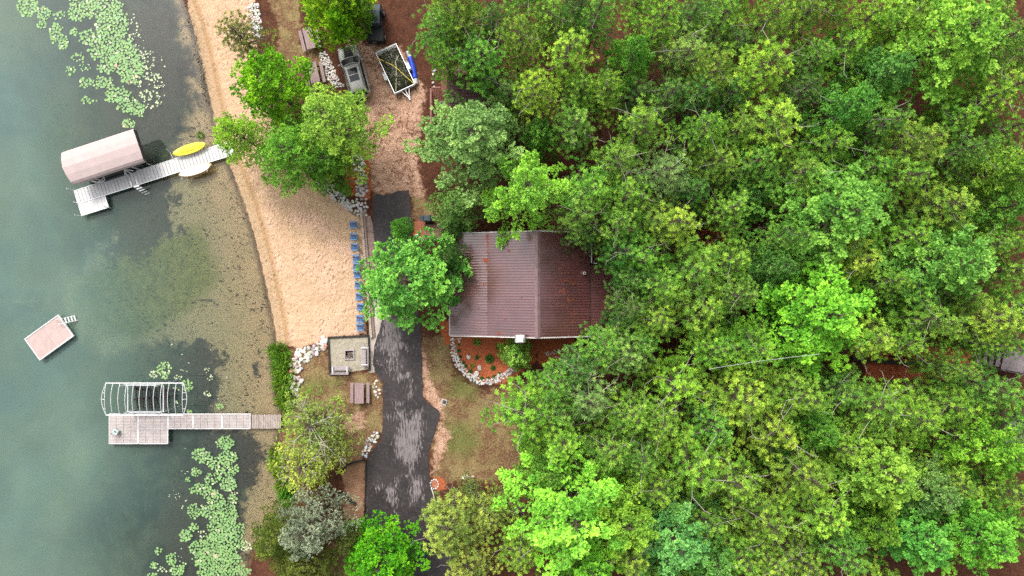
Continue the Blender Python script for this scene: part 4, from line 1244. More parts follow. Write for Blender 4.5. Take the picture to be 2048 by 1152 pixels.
# --- covered grill, little deck and fences by the driveway
def grill_corner():
    x, y = W(855, 437, .9)
    t = thing('grill', 'black covered barbecue grill standing on the brick-red bed by the driveway', 'grill', (x, y, .02), 0)
    q = MB(); q.box(0, 0, .5, .7, .55, .8); q.build('cabinet', M['charcoal'], t, bevel=.03)
    q = MB(); q.box(0, 0, 1.03, .74, .62, .3, top=.78); q.build('lid', M['charcoal'], t, bevel=.04)
    for s in (-1, 1): q = MB(); q.box(s * .53, 0, .9, .36, .5, .05, ry=s * .35); q.build('side_shelf', M['charcoal'], t, bevel=.01)
    o = sheet('brick_pad', [(829, 444), (851, 440), (851, 476), (832, 478)], .03, M['brick_red'], .3); tag(o, kind='structure')
    t = thing('stair', 'brown wooden boardwalk of upright planks behind the covered grill', 'boardwalk', (*W(860, 460), 0))
    f = frame(t); p, r = f(849, 449, .25), f(902, 478, .25)
    q = MB(); n = 14
    for i in range(n): q.box(p.x + (r.x - p.x) * (i + .5) / n, (p.y + r.y) / 2, .22, (r.x - p.x) / n - .015, p.y - r.y, .05)
    q.build('planks', M['redwood2'], t)
    q = MB(); q.box((p.x + r.x) / 2, p.y, .1, r.x - p.x, .05, .24); q.build('riser', M['dark'], t)
    for lab, pts, zt in (('white-capped wooden railing above the brown boardwalk by the grill', [(874, 449), (904, 445)], 1.1), ('short white-capped railing stub beside the house roof corner', [(874, 478), (887, 476)], 1.1)):
        g = thing('railing', lab, 'railing', (*W(*pts[0]), 0)); f = frame(g); p, r = f(*pts[0], zt), f(*pts[1], zt); dd = r - p; aa = math.atan2(dd.y, dd.x)
        q = MB(); q.box((p.x + r.x) / 2, (p.y + r.y) / 2, zt, dd.length, .1, .05, rz=aa); q.build('cap_rail', M['fascia'], g)
        q = MB()
        for i in range(5): q.box(p.x + dd.x * i / 4, p.y + dd.y * i / 4, zt / 2, .06, .06, zt, rz=aa)
        q.build('baluster', M['siding'], g)
    x, y = W(883, 455, .9); q = MB(); pts = [(x + .13 * math.cos(k / 10 * 6.283), y + .13 * math.sin(k / 10 * 6.283), .95) for k in range(11)]
    q.tube(pts, .03, 6, cap=False); q.tube([(x, y + .13, .95), (x - .1, y + .4, 1.1)], .02, 6); o = q.build('hose_ring', M['white_metal']); tag(o, 'white hose loop hung on the railing by the boardwalk', 'hose')
grill_corner()

# --- things on the wood's edge
x, y = W(888, 804)
t = thing('well_cover', 'small square grey well cover on a crumbled concrete pad at the driveway edge', 'well cover', (x, y, 0), R(-20))
q = MB(); q.box(0, 0, .06, .55, .55, .14); q.build('pad', M['concrete'], t, bevel=.03)
q = MB(); q.box(.03, .02, .15, .3, .32, .06); q.build('lid', M['canopy_dark'], t, bevel=.01)

q = MB(); p = [W3(684, 941), W3(690, 932), W3(702, 926), W3(716, 922), W3(728, 919), W3(733, 921)]
for a_, b_ in zip(p[:-1], p[1:]):
    d = b_ - a_; q.box((a_.x + b_.x) / 2, (a_.y + b_.y) / 2, .16, d.length + .06, .12, .36, rz=math.atan2(d.y, d.x))
o = q.build('landscape_edging', M['dark']); tag(o, 'dark curved edging around the top of the fawn sand pit', 'edging')
a_, b_ = W3(681, 985), W3(712, 1007); d = b_ - a_
q = MB(); q.box((a_.x + b_.x) / 2, (a_.y + b_.y) / 2, .16, d.length, .2, .34, rz=math.atan2(d.y, d.x)); o = q.build('timber_beam', M['dark'], bevel=.015); tag(o, 'short black timber lying slantwise across the fawn sand pit', 'timber')
a_, b_ = W3(732.5, 919), W3(728.5, 1090); d = b_ - a_
q = MB(); q.box((a_.x + b_.x) / 2, (a_.y + b_.y) / 2, .08, d.length, .1, .24, rz=math.atan2(d.y, d.x)); o = q.build('kerb_board', M['dark'], bevel=.01); tag(o, 'straight dark board between the sand pit and the driveway', 'edging board')
a_, b_ = W3(1700, 717), W3(1905, 733); d = b_ - a_
q = MB(); q.box((a_.x + b_.x) / 2, (a_.y + b_.y) / 2, .25, d.length, .35, .5, rz=math.atan2(d.y, d.x)); o = q.build('timber_wall', M['dark'], bevel=.02); tag(o, 'long dark timber wall crossing the red needle floor among the pines', 'timber wall')

def forest_stairs():
    x, y = W(1975, 720); t = thing('stairs', 'mauve-grey wooden stairs climbing to a landing at the dark timber wall', 'stairs', (x, y, 0), ang(10, 2))
    for k in range(4):
        q = MB(); q.box(-1.0 + .45 * k, .5, .25 + .2 * k, .36, 1.9, .06); q.build('tread', M['grey_deck'], t)
    q = MB(); q.box(1.6, .4, 1.05, 2.0, 2.2, .08); q.build('landing', M['grey_deck'], t)
    q = MB()
    for k in range(8): q.box(-1.3 + k * .5, -.62, .5 + .1 * min(k, 4), .06, .06, 1.2)
    q.box(.6, -.62, 1.45, 4.2, .1, .06); q.build('railing', M['dark'], t)
    x, y = W(2010, 852); t = thing('garden_shed', 'grey plank shed roof half hidden under lime leaves among the pines', 'shed', (x, y, 0), .05)
    q = MB()
    for k in range(8): q.box(-1.4 + .4 * k, 0, 2.2, .38, 2.0, .05)
    q.build('roof', M['grey_deck'], t)
    q = MB(); q.box(0, 0, 1.1, 2.8, 1.7, 2.2); q.build('wall', M['siding'], t)
forest_stairs()
for (px, py), l in zip(((1885, 741), (1924, 746), (1885, 752)), ('white globe lamp on the red needles below the dark timber wall, topmost of three', 'white globe lamp standing apart from the other two below the timber wall', 'white globe lamp lowest of the three below the timber wall')):
    x, y = W(px, py, .5)
    t = thing('garden_lamp', l, 'garden lamp', (x, y, 0), 0, 'white globes by the timber wall')
    q = MB(); rings = [[(.11 * math.sin(th) * math.cos(ph), .11 * math.sin(th) * math.sin(ph), .5 - .11 * math.cos(th)) for ph in np.linspace(0, 2 * math.pi, 12, endpoint=False)] for th in np.linspace(.1, math.pi - .05, 7)]
    q.loft(rings); q.build('globe', M['globe'], t, smooth=True)
    q = MB(); q.tube([(0, 0, 0), (0, 0, .4)], .02, 6); q.build('stake', M['black'], t)

# power line over the pines
q = MB(); A, B = W3(1418, 738, 12.0), W3(1640, 708, 12.6)
A2 = A + (A - B) * .0
pts = [A.lerp(B, k / 14) - Vector((0, 0, .45 * math.sin(math.pi * k / 14))) for k in range(15)]
q.tube(pts, .016, 5); o = q.build('power_cable', M['alu']); tag(o, 'pale cable strung slack between pines below the big bright maples', 'cable')

# firewood
x, y = W(1031, 1018, .3)
t = thing('woodpile', 'jumbled pile of split firewood under the large lime tree by the dry lawn', 'firewood', (x, y, 0))
mats = [M['log'], M['grey_deck'], M['log'], M['log']]
for k in range(30):
    q = MB(); an = random.uniform(0, 3.14); l = random.uniform(.3, .5)
    X, Y = random.uniform(-.6, .6), random.uniform(-.55, .55); zz = .12 + random.uniform(0, .42) * (1 - abs(X))
    q.prism([(.085 * math.cos(b), .075 * math.sin(b)) for b in (0, 1.2, 2.6, 3.6, 5.0)], -l / 2, l / 2)
    o = q.build('split_log', M['rust'] if k == 29 else mats[k % 4], t); o.location = (X, Y, zz + (.2 if k == 29 else 0)); o.rotation_euler = (R(90) + random.uniform(-.25, .25), 0, an)
x, y = W(869, 968)
t = thing('flower_ring', 'small ring of pale stones around orange clay at the driveway edge', 'planter', (x, y, 0))
for k in range(11):
    q = MB(); an = k / 11 * 6.283; q.box(math.cos(an) * .36, math.sin(an) * .42, .06, .16, .12, .13, rz=an + 1.57, top=.8); q.build('stone', M['stone'], t, bevel=.025)
q = MB(); q.prism([(.27 * math.cos(k / 12 * 6.283), .32 * math.sin(k / 12 * 6.283)) for k in range(12)], 0, .05); q.build('clay', M['rust'], t)
q = MB(); p = [W3(862.5, 975), W3(866, 984), W3(870, 1001)]; q.tube([(v.x, v.y, .09) for v in p], .05, 6); o = q.build('drain_pipe', M['stone']); tag(o, 'pale bent pipe edging the driveway below the stone ring', 'pipe')
# ------------------------------------------------------------------ vegetation builders
class FB:
    """fast foliage buffer: quads collected as numpy blocks"""
    def __init__(s): s.v = []; s.t = []
    def quads(s, arr, tone):          # arr (n,4,3), tone (n,)
        s.v.append(arr); s.t.append(np.repeat(tone, 4))
    def mesh(s, name, m):
        v = np.concatenate(s.v).reshape(-1, 3).astype(np.float32); n = len(v) // 4
        me = bpy.data.meshes.new(name)
        me.vertices.add(len(v)); me.loops.add(len(v)); me.polygons.add(n)
        me.vertices.foreach_set('co', v.ravel()); me.loops.foreach_set('vertex_index', np.arange(len(v), dtype=np.int32))
        me.polygons.foreach_set('loop_start', np.arange(n, dtype=np.int32) * 4)
        me.update(calc_edges=True)
        at = me.attributes.new('tone', 'FLOAT', 'POINT'); at.data.foreach_set('value', np.concatenate(s.t).astype(np.float32))
        me.materials.append(m); me.validate()
        return me

def unit(a): return a / np.maximum(np.linalg.norm(a, axis=-1, keepdims=True), 1e-9)

def blades(fb, pos, dirs, length, width, tone, mid=0.55):
    """one diamond leaf per row: root POS, direction DIRS"""
    n = len(pos)
    up = rng.normal(size=(n, 3)); side = unit(np.cross(dirs, up)) * (width / 2)[:, None]
    d = dirs * length[:, None]
    q = np.stack([pos, pos + d * mid + side, pos + d, pos + d * mid - side], 1)
    fb.quads(q, tone)

def tufts(fb, pos, axis, nb, length, width, spread=(0.55, 1.25), tone=None):
    """bottle-brush shoots: NB needles in a ring round AXIS at each POS"""
    n = len(pos)
    axis = unit(axis)
    a = unit(np.cross(axis, rng.normal(size=(n, 3)))); b = np.cross(axis, a)
    ph = rng.uniform(0, 2 * np.pi, (n, nb)); th = rng.uniform(*spread, (n, nb))
    d = axis[:, None] * np.cos(th)[..., None] + (a[:, None] * np.cos(ph)[..., None] + b[:, None] * np.sin(ph)[..., None]) * np.sin(th)[..., None]
    tone = rng.uniform(0, 1, n) if tone is None else tone
    tt = np.clip(np.repeat(tone, nb) + rng.normal(0, .07, n * nb), 0, 1)
    p = np.repeat(pos, nb, 0) + axis.repeat(nb, 0) * rng.uniform(-.35, .3, (n * nb, 1)) * length
    blades(fb, p, d.reshape(-1, 3), length * rng.uniform(.7, 1.15, n * nb), np.full(n * nb, width), tt)

def trunk_mesh(name, Ht, r0, limbs, lean=0.0, m=None, twigs=()):
    q = MB()
    q.tube([(lean * (k / 5) ** 2, .12 * math.sin(k * 1.3), Ht * k / 5) for k in range(6)], r0, 8, r0 * .22)
    for pts, ra, rb in limbs: q.tube(pts, ra, 5, rb, cap=False)
    nf = len(q.f)
    for pts, ra, rb in twigs: q.tube(pts, ra, 4, rb, cap=False)
    me = q.mesh(name); me.materials.append(m or M['bark']); me.materials.append(M['twig'])
    me.polygons.foreach_set('material_index', [0] * nf + [1] * (len(q.f) - nf))
    return me, None

def make_pine(seed, Ht=13.0, Rc=2.4, z0=.45, fl=.225, fw=.040, nb=36, dens=1.35, flat=.7, ntw=9, gap=.33):
    """red pine: whorls of upswept limbs that end in round needle tufts"""
    global rng
    rs = random.Random(seed); rng = np.random.default_rng(seed)
    fb = FB(); limbs = []; twigs = []; P = []; A = []; T = []
    zb = Ht * z0; z = zb
    lobes = [(rs.uniform(0, 6.28), rs.uniform(.2, .5)) for _ in range(4)]
    while z < Ht - .1:
        t = (z - zb) / (Ht - zb)
        prof = (0.35 + 1.0 * math.sin(min(1, t * 2.2 + .25) * math.pi / 2)) * (1 - t) ** flat
        nbr = rs.choice((4, 5, 5, 6))
        off = rs.uniform(0, 6.28)
        for k in range(nbr):
            az = off + k / nbr * 6.283 + rs.uniform(-.35, .35)
            lob = 1 + sum(w * math.cos(az - a0) ** 3 for a0, w in lobes) * .35
            L = max(.25, Rc * prof * rs.uniform(.62, 1.12) * lob / 1.2)
            if rs.random() < .12: L *= .5
            rise = rs.uniform(.05, .35) + .55 * t
            ca, sa = math.cos(az), math.sin(az)
            def bp(u): return np.array([ca * L * u, sa * L * u, z + L * (rise * u * u * 1.1 - .12 * u)])
            limbs.append(([tuple(bp(u)) for u in (0, .35, .7, .95)], .016 + .010 * L, .008))
            nt = max(3, int(L * 6.2 * dens))
            tb = min(1, max(0, rs.gauss(.5, .22)))
            for j in range(nt):
                u = 1 - (rs.random() ** 1.35) * .85
                sp = .42 * (1.25 - u) + .12
                lat = rs.uniform(-1, 1) * sp * min(1.4, L)
                p = bp(u) + np.array([-sa * lat, ca * lat, rs.uniform(-.10, .22)])
                out = np.array([ca + -sa * lat * .5, sa + ca * lat * .5, rs.uniform(.8, 2.2)])
                P.append(p); A.append(out); T.append(min(1, max(0, tb + rs.gauss(0, .2))))
        z += rs.uniform(.36, .56)
    for j in range(16):
        P.append(np.array([rs.uniform(-.4, .4), rs.uniform(-.4, .4), Ht + rs.uniform(-.3, .15)])); A.append(np.array([rs.uniform(-.6, .6), rs.uniform(-.6, .6), 1])); T.append(.7)
    keep = []
    for i in sorted(range(len(P)), key=lambda i: -P[i][2]):
        if all(abs(P[i][2] - P[j][2]) > .45 or (P[i][0] - P[j][0]) ** 2 + (P[i][1] - P[j][1]) ** 2 > gap * gap for j in keep): keep.append(i)
    P = [P[i] for i in keep]; A = [A[i] for i in keep]; T = [T[i] for i in keep]
    tufts(fb, np.array(P), np.array(A), nb, fl, fw, (.7, 1.55), np.array(T))
    for j in range(ntw):
        az = rs.uniform(0, 6.28); zz = rs.uniform(zb - 1.0, Ht - 1.6); L = rs.uniform(1.6, 2.7); c1 = az + rs.uniform(-.9, .9)
        a = Vector((0, 0, zz)); b = a + Vector((math.cos(az) * L * .5, math.sin(az) * L * .5, .15)); c = b + Vector((math.cos(c1) * L * .35, math.sin(c1) * L * .35, .45)); d = c + Vector((math.cos(c1 + .6) * .3, math.sin(c1 + .6) * .3, .3))
        twigs.append(([a, b, c, d], .022, .008))
        if rs.random() < .5: twigs.append(([b, b + Vector((math.cos(c1 - 1) * .6, math.sin(c1 - 1) * .6, .3))], .013, .006))
    return trunk_mesh('pine_trunk', Ht, .15, limbs, 0, None, twigs) + (fb.mesh('pine_crown', M['needle']),)

def make_plume(seed, Ht=13.0, Rc=3.6, z0=.3, nl=64, leaf=(.20, .13), nleaf=7, clus=24, power=.75, rise=(.05, .55), spread=.55, droop=.0, pale=0, mat_='leaf', top=.0):
    """tree whose long limbs radiate in tiers, each carrying a feathered plume of leaf clusters"""
    global rng
    rs = random.Random(seed); rng = np.random.default_rng(seed)
    fb = FB(); limbs = []; twigs = []; P = []; A = []; T = []
    zb = Ht * z0
    for k in range(nl):
        t = (k + rs.random()) / nl
        z = zb + (Ht - zb) * t * .97
        az = k * 2.39996 + rs.uniform(-.4, .4)
        L = max(.5, Rc * (1 - t * .94) ** power * rs.uniform(.66, 1.1))
        ri = rise[0] + (rise[1] - rise[0]) * t + rs.uniform(-.1, .12)
        ca, sa = math.cos(az), math.sin(az); bend = rs.uniform(-.35, .35)
        def bp(u):
            l = bend * u * u * L * .5
            return np.array([ca * L * u - sa * l, sa * L * u + ca * l, z + L * (ri * u - droop * u * u)])
        limbs.append(([tuple(bp(u)) for u in (0, .3, .6, .92)], .018 + .010 * L, .008))
        tb = min(1, max(0, rs.gauss(.5, .2)))
        nc = max(8, int(clus * L / Rc * 2.1))
        for j in range(nc):
            u = rs.uniform(.22, 1.0) if rs.random() < .7 else rs.uniform(.7, 1.03)
            w = spread * (1.15 - u) * L * .55 + .14
            lat = rs.uniform(-1, 1) * w
            p = bp(u) + np.array([-sa * lat, ca * lat, rs.uniform(-.12, .20) - abs(lat) * .18])
            out = np.array([ca * .9 - sa * lat * .6, sa * .9 + ca * lat * .6, rs.uniform(.35, 1.3)])
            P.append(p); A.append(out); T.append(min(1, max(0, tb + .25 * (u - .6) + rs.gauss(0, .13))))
    P = np.array(P); A = np.array(A); T = np.array(T)
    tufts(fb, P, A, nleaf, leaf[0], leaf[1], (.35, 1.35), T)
    for j in range(pale):
        az = rs.uniform(0, 6.28); zz = Ht * rs.uniform(.55, .9); L = Rc * rs.uniform(.5, .95); c1 = az + rs.uniform(-.7, .7)
        a = Vector((0, 0, zz)); b = a + Vector((math.cos(az) * L * .5, math.sin(az) * L * .5, L * .38)); c = b + Vector((math.cos(c1) * L * .4, math.sin(c1) * L * .4, L * .22))
        twigs.append(([a, b, c], .035, .01))
        for s in (-.7, .7): twigs.append(([b, b + Vector((math.cos(c1 + s) * L * .35, math.sin(c1 + s) * L * .35, L * .2))], .018, .007))
    return trunk_mesh('tree_trunk', Ht * .97, .17, limbs, 0, None, twigs) + (fb.mesh('tree_crown', M[mat_]),)

VAR = {}
VAR['pine'] = [make_pine(11 + i, Ht=13.0, Rc=2.4 + .12 * (i % 3), z0=.32 + .03 * (i % 4), ntw=6) for i in range(7)]
VAR['sparse'] = [make_pine(41 + i, Ht=9.0, Rc=2.6, z0=.3, fl=.22, fw=.045, dens=.8, flat=.55, ntw=16) for i in range(2)]
VAR['jack'] = [make_pine(51 + i, Ht=9.0, Rc=2.6, z0=.34, fl=.215, fw=.045, nb=32, dens=1.4, gap=.25, flat=.5, ntw=14) for i in range(2)]
VAR['plume'] = [make_plume(61 + i, Ht=13.0, Rc=3.6, nl=72, clus=40, leaf=(.15, .095), nleaf=9) for i in range(4)]
VAR['star'] = [make_plume(71 + i, Ht=13.0, Rc=4.0, nl=50, clus=54, power=.6, spread=.42, rise=(.0, .8), leaf=(.155, .10), nleaf=9) for i in range(3)]
VAR['maple'] = [make_plume(81 + i, Ht=10.0, Rc=3.4, z0=.25, nl=66, clus=34, power=.55, spread=.8, rise=(.15, .7), leaf=(.16, .12), nleaf=9) for i in range(3)]
VAR['soft'] = [make_plume(91 + i, Ht=11.0, Rc=3.6, z0=.25, nl=80, clus=34, power=.6, spread=.75, rise=(.0, .5), leaf=(.155, .075), nleaf=9) for i in range(3)]
VAR['silver'] = [make_plume(101, Ht=10.0, Rc=3.5, z0=.25, nl=70, clus=26, power=.5, spread=.9, rise=(.2, .8), leaf=(.14, .09), nleaf=8)]
VAR['willow'] = [make_plume(111 + i, Ht=6.0, Rc=3.3, z0=.2, nl=50, clus=20, power=.5, spread=.9, rise=(.25, .9), leaf=(.15, .075), nleaf=7, pale=16) for i in range(2)]
VBASE = {'pine': (13.0, 2.5), 'sparse': (9.0, 2.6), 'jack': (9.0, 2.6), 'plume': (13.0, 3.6), 'star': (13.0, 4.0), 'maple': (10.0, 3.4), 'soft': (11.0, 3.6), 'silver': (10.0, 3.5), 'willow': (6.0, 3.3)}

NTREE = {}
def plant_tree(kind, px, py, r, h, color, label, name, cat='tree', group=None, zf=.8, rot=None):
    """a tree whose crown shows centred on photo pixel (px, py) with radius R pixels, H metres tall"""
    i = NTREE.get(kind, 0); NTREE[kind] = i + 1
    tr, tw, cr = VAR[kind][i % len(VAR[kind])]
    zr = h * zf
    x, y = W(px, py, zr)
    bh, br = VBASE[kind]
    rw = r * (H - zr) / H / S
    sxy = rw / br
    t = thing(name, label, cat, (x, y, -.05), rot if rot is not None else random.uniform(0, 6.283), group)
    t.scale = (sxy, sxy, h / bh)
    o = bpy.data.objects.new('trunk', tr); col.objects.link(o); o.parent = t
    if tw:
        q = bpy.data.objects.new('dead_branch', tw); col.objects.link(q); q.parent = o
    c = bpy.data.objects.new('crown', cr); col.objects.link(c); c.parent = t
    j = [random.uniform(.9, 1.1) for _ in range(3)]
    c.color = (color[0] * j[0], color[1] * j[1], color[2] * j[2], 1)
    return t

OLIVE = (.205, .40, .045); YEL = (.29, .50, .055); MID = (.17, .38, .05); DARK = (.105, .25, .045)
LIME = (.20, .40, .06); LIME2 = (.27, .42, .09); BLUEG = (.13, .33, .12); GREEN = (.12, .30, .06); BRIGHT = (.17, .42, .035)

BROAD = [
 # kind, px, py, r, h, colour, label
 ('plume', 942, 272, 122, 12, (.20, .42, .15), 'wide blue-green tree leaning over the cabin deck and the dirt track', 'conifer'),
 ('plume', 908, 410, 52, 8, (.15, .34, .10), 'smaller blue-green tree between the dirt track and the grill', 'conifer'),
 ('star', 1055, 374, 94, 13, (.29, .55, .09), 'star-shaped lime tree with long arms reaching onto the house roof', 'tree'),
 ('maple', 1080, 268, 44, 9, (.16, .40, .07), 'small bright green tree above the star-shaped lime tree by the house', 'tree'),
 ('maple', 814, 560, 108, 10, (.17, .46, .10), 'dense green tree overhanging the driveway and the blue chairs', 'tree'),
 ('soft', 796, 452, 26, 8, (.13, .36, .07), 'slim green treetop poking up over the bare driveway', 'tree'),
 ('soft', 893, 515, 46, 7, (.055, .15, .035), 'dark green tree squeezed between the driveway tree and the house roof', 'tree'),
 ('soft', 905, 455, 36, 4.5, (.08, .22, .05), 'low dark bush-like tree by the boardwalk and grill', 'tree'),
 ('maple', 650, -18, 82, 9, (.24, .50, .03), 'vivid yellow-green tree at the top edge beside the black utility vehicle', 'tree'),
 ('maple', 528, 162, 86, 9, (.17, .44, .03), 'vivid green tree along the beach above the pine that hides the car tail', 'tree'),
 ('soft', 655, 235, 96, 12, (.34, .52, .11), 'soft yellow-green pine hiding the tail of the grey car', 'pine'),
 ('soft', 462, 262, 58, 9, (.32, .53, .07), 'yellow-green tree leaning over the shore end of the white dock', 'tree'),
 ('soft', 575, 300, 88, 9, (.16, .37, .06), 'green pine spreading over the upper corner of the sand beach', 'pine'),
 ('soft', 652, 318, 60, 7, (.13, .32, .05), 'darker green tree standing over the white stone border', 'tree'),
 ('maple', 676, 40, 32, 8, (.24, .50, .03), 'narrow yellow-green treetop reaching down to the bonnet of the grey car', 'tree'),
 ('maple', 708, 6, 38, 6, (.12, .33, .05), 'green tree partly covering the black utility vehicle', 'tree'),
 ('maple', 1031, 712, 36, 4, (.19, .42, .08), 'small pale green tree in the stone-edged garden bed by the chimney', 'tree'),
 ('maple', 757, 1130, 84, 7, (.10, .38, .02), 'vivid green shrubby tree covering the bottom end of the driveway', 'tree'),
 ('silver', 612, 1065, 76, 9, (.27, .37, .28), 'silvery grey-leaved tree at the water below the sand pit', 'tree'),
 ('soft', 545, 1085, 66, 7, (.11, .17, .04), 'dark olive tree between the silvery tree and the lily pads', 'tree'),
 ('soft', 692, 1092, 32, 6, (.10, .17, .045), 'dull green tree between the silvery tree and the driveway edge', 'tree'),
 ('soft', 600, 1150, 76, 7, (.12, .19, .04), 'olive tree cut by the bottom edge below the silvery tree', 'tree'),
 ('willow', 622, 850, 84, 5, (.27, .42, .09), 'open pale-branched tree beside the wooden ramp and the lake', 'tree'),
 ('willow', 605, 935, 72, 5, (.34, .48, .09), 'yellow-green open tree on the shore above the silvery tree', 'tree'),
 ('willow', 672, 900, 40, 4, (.28, .38, .09), 'thin sparse tree spreading above the curved dark edging', 'tree'),
 ('plume', 1269, 104, 61, 13, (.14, .40, .06), 'bright green tree wedged among olive pines near the top edge', 'tree'),
 ('plume', 1910, 70, 156, 15, (.19, .42, .07), 'largest bright green tree in the upper corner farthest from the lake', 'tree'),
 ('plume', 1778, 142, 70, 13, (.14, .38, .10), 'blue-tinged green tree beside the largest upper-corner tree', 'tree'),
 ('plume', 1708, 210, 75, 13, (.13, .34, .07), 'mid-green feathery tree below the blue-tinged tree', 'tree'),
 ('plume', 1685, 428, 151, 14, (.17, .42, .08), 'great spreading bright green tree in mid forest, upper of two', 'tree'),
 ('plume', 1652, 628, 146, 14, (.17, .46, .06), 'great spreading bright green tree in mid forest, lower of two', 'tree'),
 ('plume', 1920, 530, 117, 14, (.17, .38, .09), 'broad light green tree between the two great trees and the far edge', 'tree'),
 ('plume', 2010, 335, 73, 13, (.20, .43, .07), 'lime tree cut by the far forest edge above the timber stairs', 'tree'),
 ('plume', 2035, 410, 65, 13, (.16, .37, .08), 'light green tree cut by the far edge below the lime tree', 'tree'),
 ('plume', 1556, 532, 63, 12, (.09, .23, .06), 'dark leafy tree tucked between the two great bright trees', 'tree'),
 ('plume', 1770, 945, 126, 13, (.22, .46, .07), 'lime tree with jagged limbs near the orange ground patches', 'tree'),
 ('plume', 1868, 985, 80, 12, (.15, .36, .10), 'blue-green tree beside the jagged lime tree', 'tree'),
 ('plume', 1995, 905, 92, 13, (.21, .44, .05), 'lime tree over the grey shed roof', 'tree'),
 ('plume', 1970, 1080, 112, 13, (.13, .40, .06), 'bright green tree in the lower corner farthest from the lake', 'tree'),
 ('plume', 1850, 1080, 102, 12, (.12, .37, .08), 'green feathery tree next to the lower corner tree', 'tree'),
 ('plume', 1640, 862, 70, 11, (.13, .36, .05), 'bright green tree peeping out between olive pines above the jagged lime tree', 'tree'),
 ('plume', 1765, 1062, 58, 11, (.21, .40, .05), 'small lime tree below the jagged lime tree', 'tree'),
 ('star', 1148, 1030, 151, 13, (.29, .55, .09), 'huge lime tree with star-like limbs beside the woodpile', 'tree'),
 ('star', 1180, 1130, 76, 11, (.24, .50, .07), 'lime tree cut by the bottom edge below the huge star-limbed tree', 'tree'),
 ('star', 1250, 1040, 102, 12, (.20, .42, .06), 'lime tree just beside the huge star-limbed tree', 'tree'),
 ('plume', 1352, 1085, 112, 12, (.15, .38, .12), 'blue-green tree at the bottom edge beside the star-limbed lime trees', 'tree'),
 ('plume', 1435, 1130, 73, 11, (.14, .36, .09), 'green tree cut by the bottom edge among the pines', 'tree'),
 ('plume', 1105, 945, 73, 10, (.12, .34, .05), 'green tree rising behind the huge star-limbed lime tree at the lawn', 'tree'),
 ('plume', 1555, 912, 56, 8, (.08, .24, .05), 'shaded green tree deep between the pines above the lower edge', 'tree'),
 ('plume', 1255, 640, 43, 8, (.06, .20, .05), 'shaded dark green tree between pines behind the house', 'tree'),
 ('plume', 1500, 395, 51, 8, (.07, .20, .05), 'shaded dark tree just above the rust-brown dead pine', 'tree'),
]
for kind, px, py, r, h, c, lab, nm in BROAD:
    c = (c[0] * (.98 if c[0] > .2 else 1.12), c[1] * .98, c[2] * .8)
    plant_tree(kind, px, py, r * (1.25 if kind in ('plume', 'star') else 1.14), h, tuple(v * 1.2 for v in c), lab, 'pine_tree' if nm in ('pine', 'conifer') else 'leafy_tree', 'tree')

# needle-leaved singles near the shore and lawn
plant_tree('sparse', 468, 62, 62, 7, (.21, .28, .06), 'thin see-through pine with bare twigs on the upper beach', 'pine_tree')
plant_tree('jack', 893, 1060, 92, 8, (.26, .40, .065), 'golden-green bristly pine beside the bottom of the driveway', 'pine_tree')
plant_tree('jack', 985, 1035, 66, 8, (.24, .34, .065), 'olive bristly pine between the golden pine and the woodpile', 'pine_tree')
plant_tree('jack', 935, 1135, 70, 7, (.29, .38, .065), 'golden-green bristly pine cut by the bottom edge', 'pine_tree')
plant_tree('jack', 938, 985, 30, 5, (.18, .27, .06), 'little bristly pine above the golden pine by the stone ring', 'pine_tree')

LANDMARK = [
 ('the house roof', 1075, 570), ('the cabin deck', 890, 190), ('the brush trailer', 795, 138), ('the huge star-limbed lime tree', 1148, 1030), ('the garden bed', 965, 710),
 ('the rust-brown dead pine', 1440, 468), ('the upper great bright tree', 1685, 428), ('the lower great bright tree', 1652, 628), ('the timber stairs', 1975, 715),
 ('the jagged lime tree', 1770, 945), ('the blue-green bottom-edge tree', 1352, 1085), ('the upper-corner bright tree', 1910, 70), ('the wedged bright green tree', 1269, 104),
 ('the grey shed roof', 2010, 852), ('the star-shaped lime tree', 1062, 392)]
DIRN = ['lakeward side', 'upper lakeward side', 'upper side', 'upper forest side', 'forest side', 'lower forest side', 'lower side', 'lower lakeward side']
DIRW = {0: 'directly right of', 1: 'above and right of', 2: 'straight above', 3: 'above and left of', 4: 'directly left of', 5: 'below and left of', 6: 'straight below', 7: 'below and right of'}
ORD = ['', 'second ', 'third ', 'fourth ', 'fifth ', 'sixth ', 'seventh ', 'eighth ']
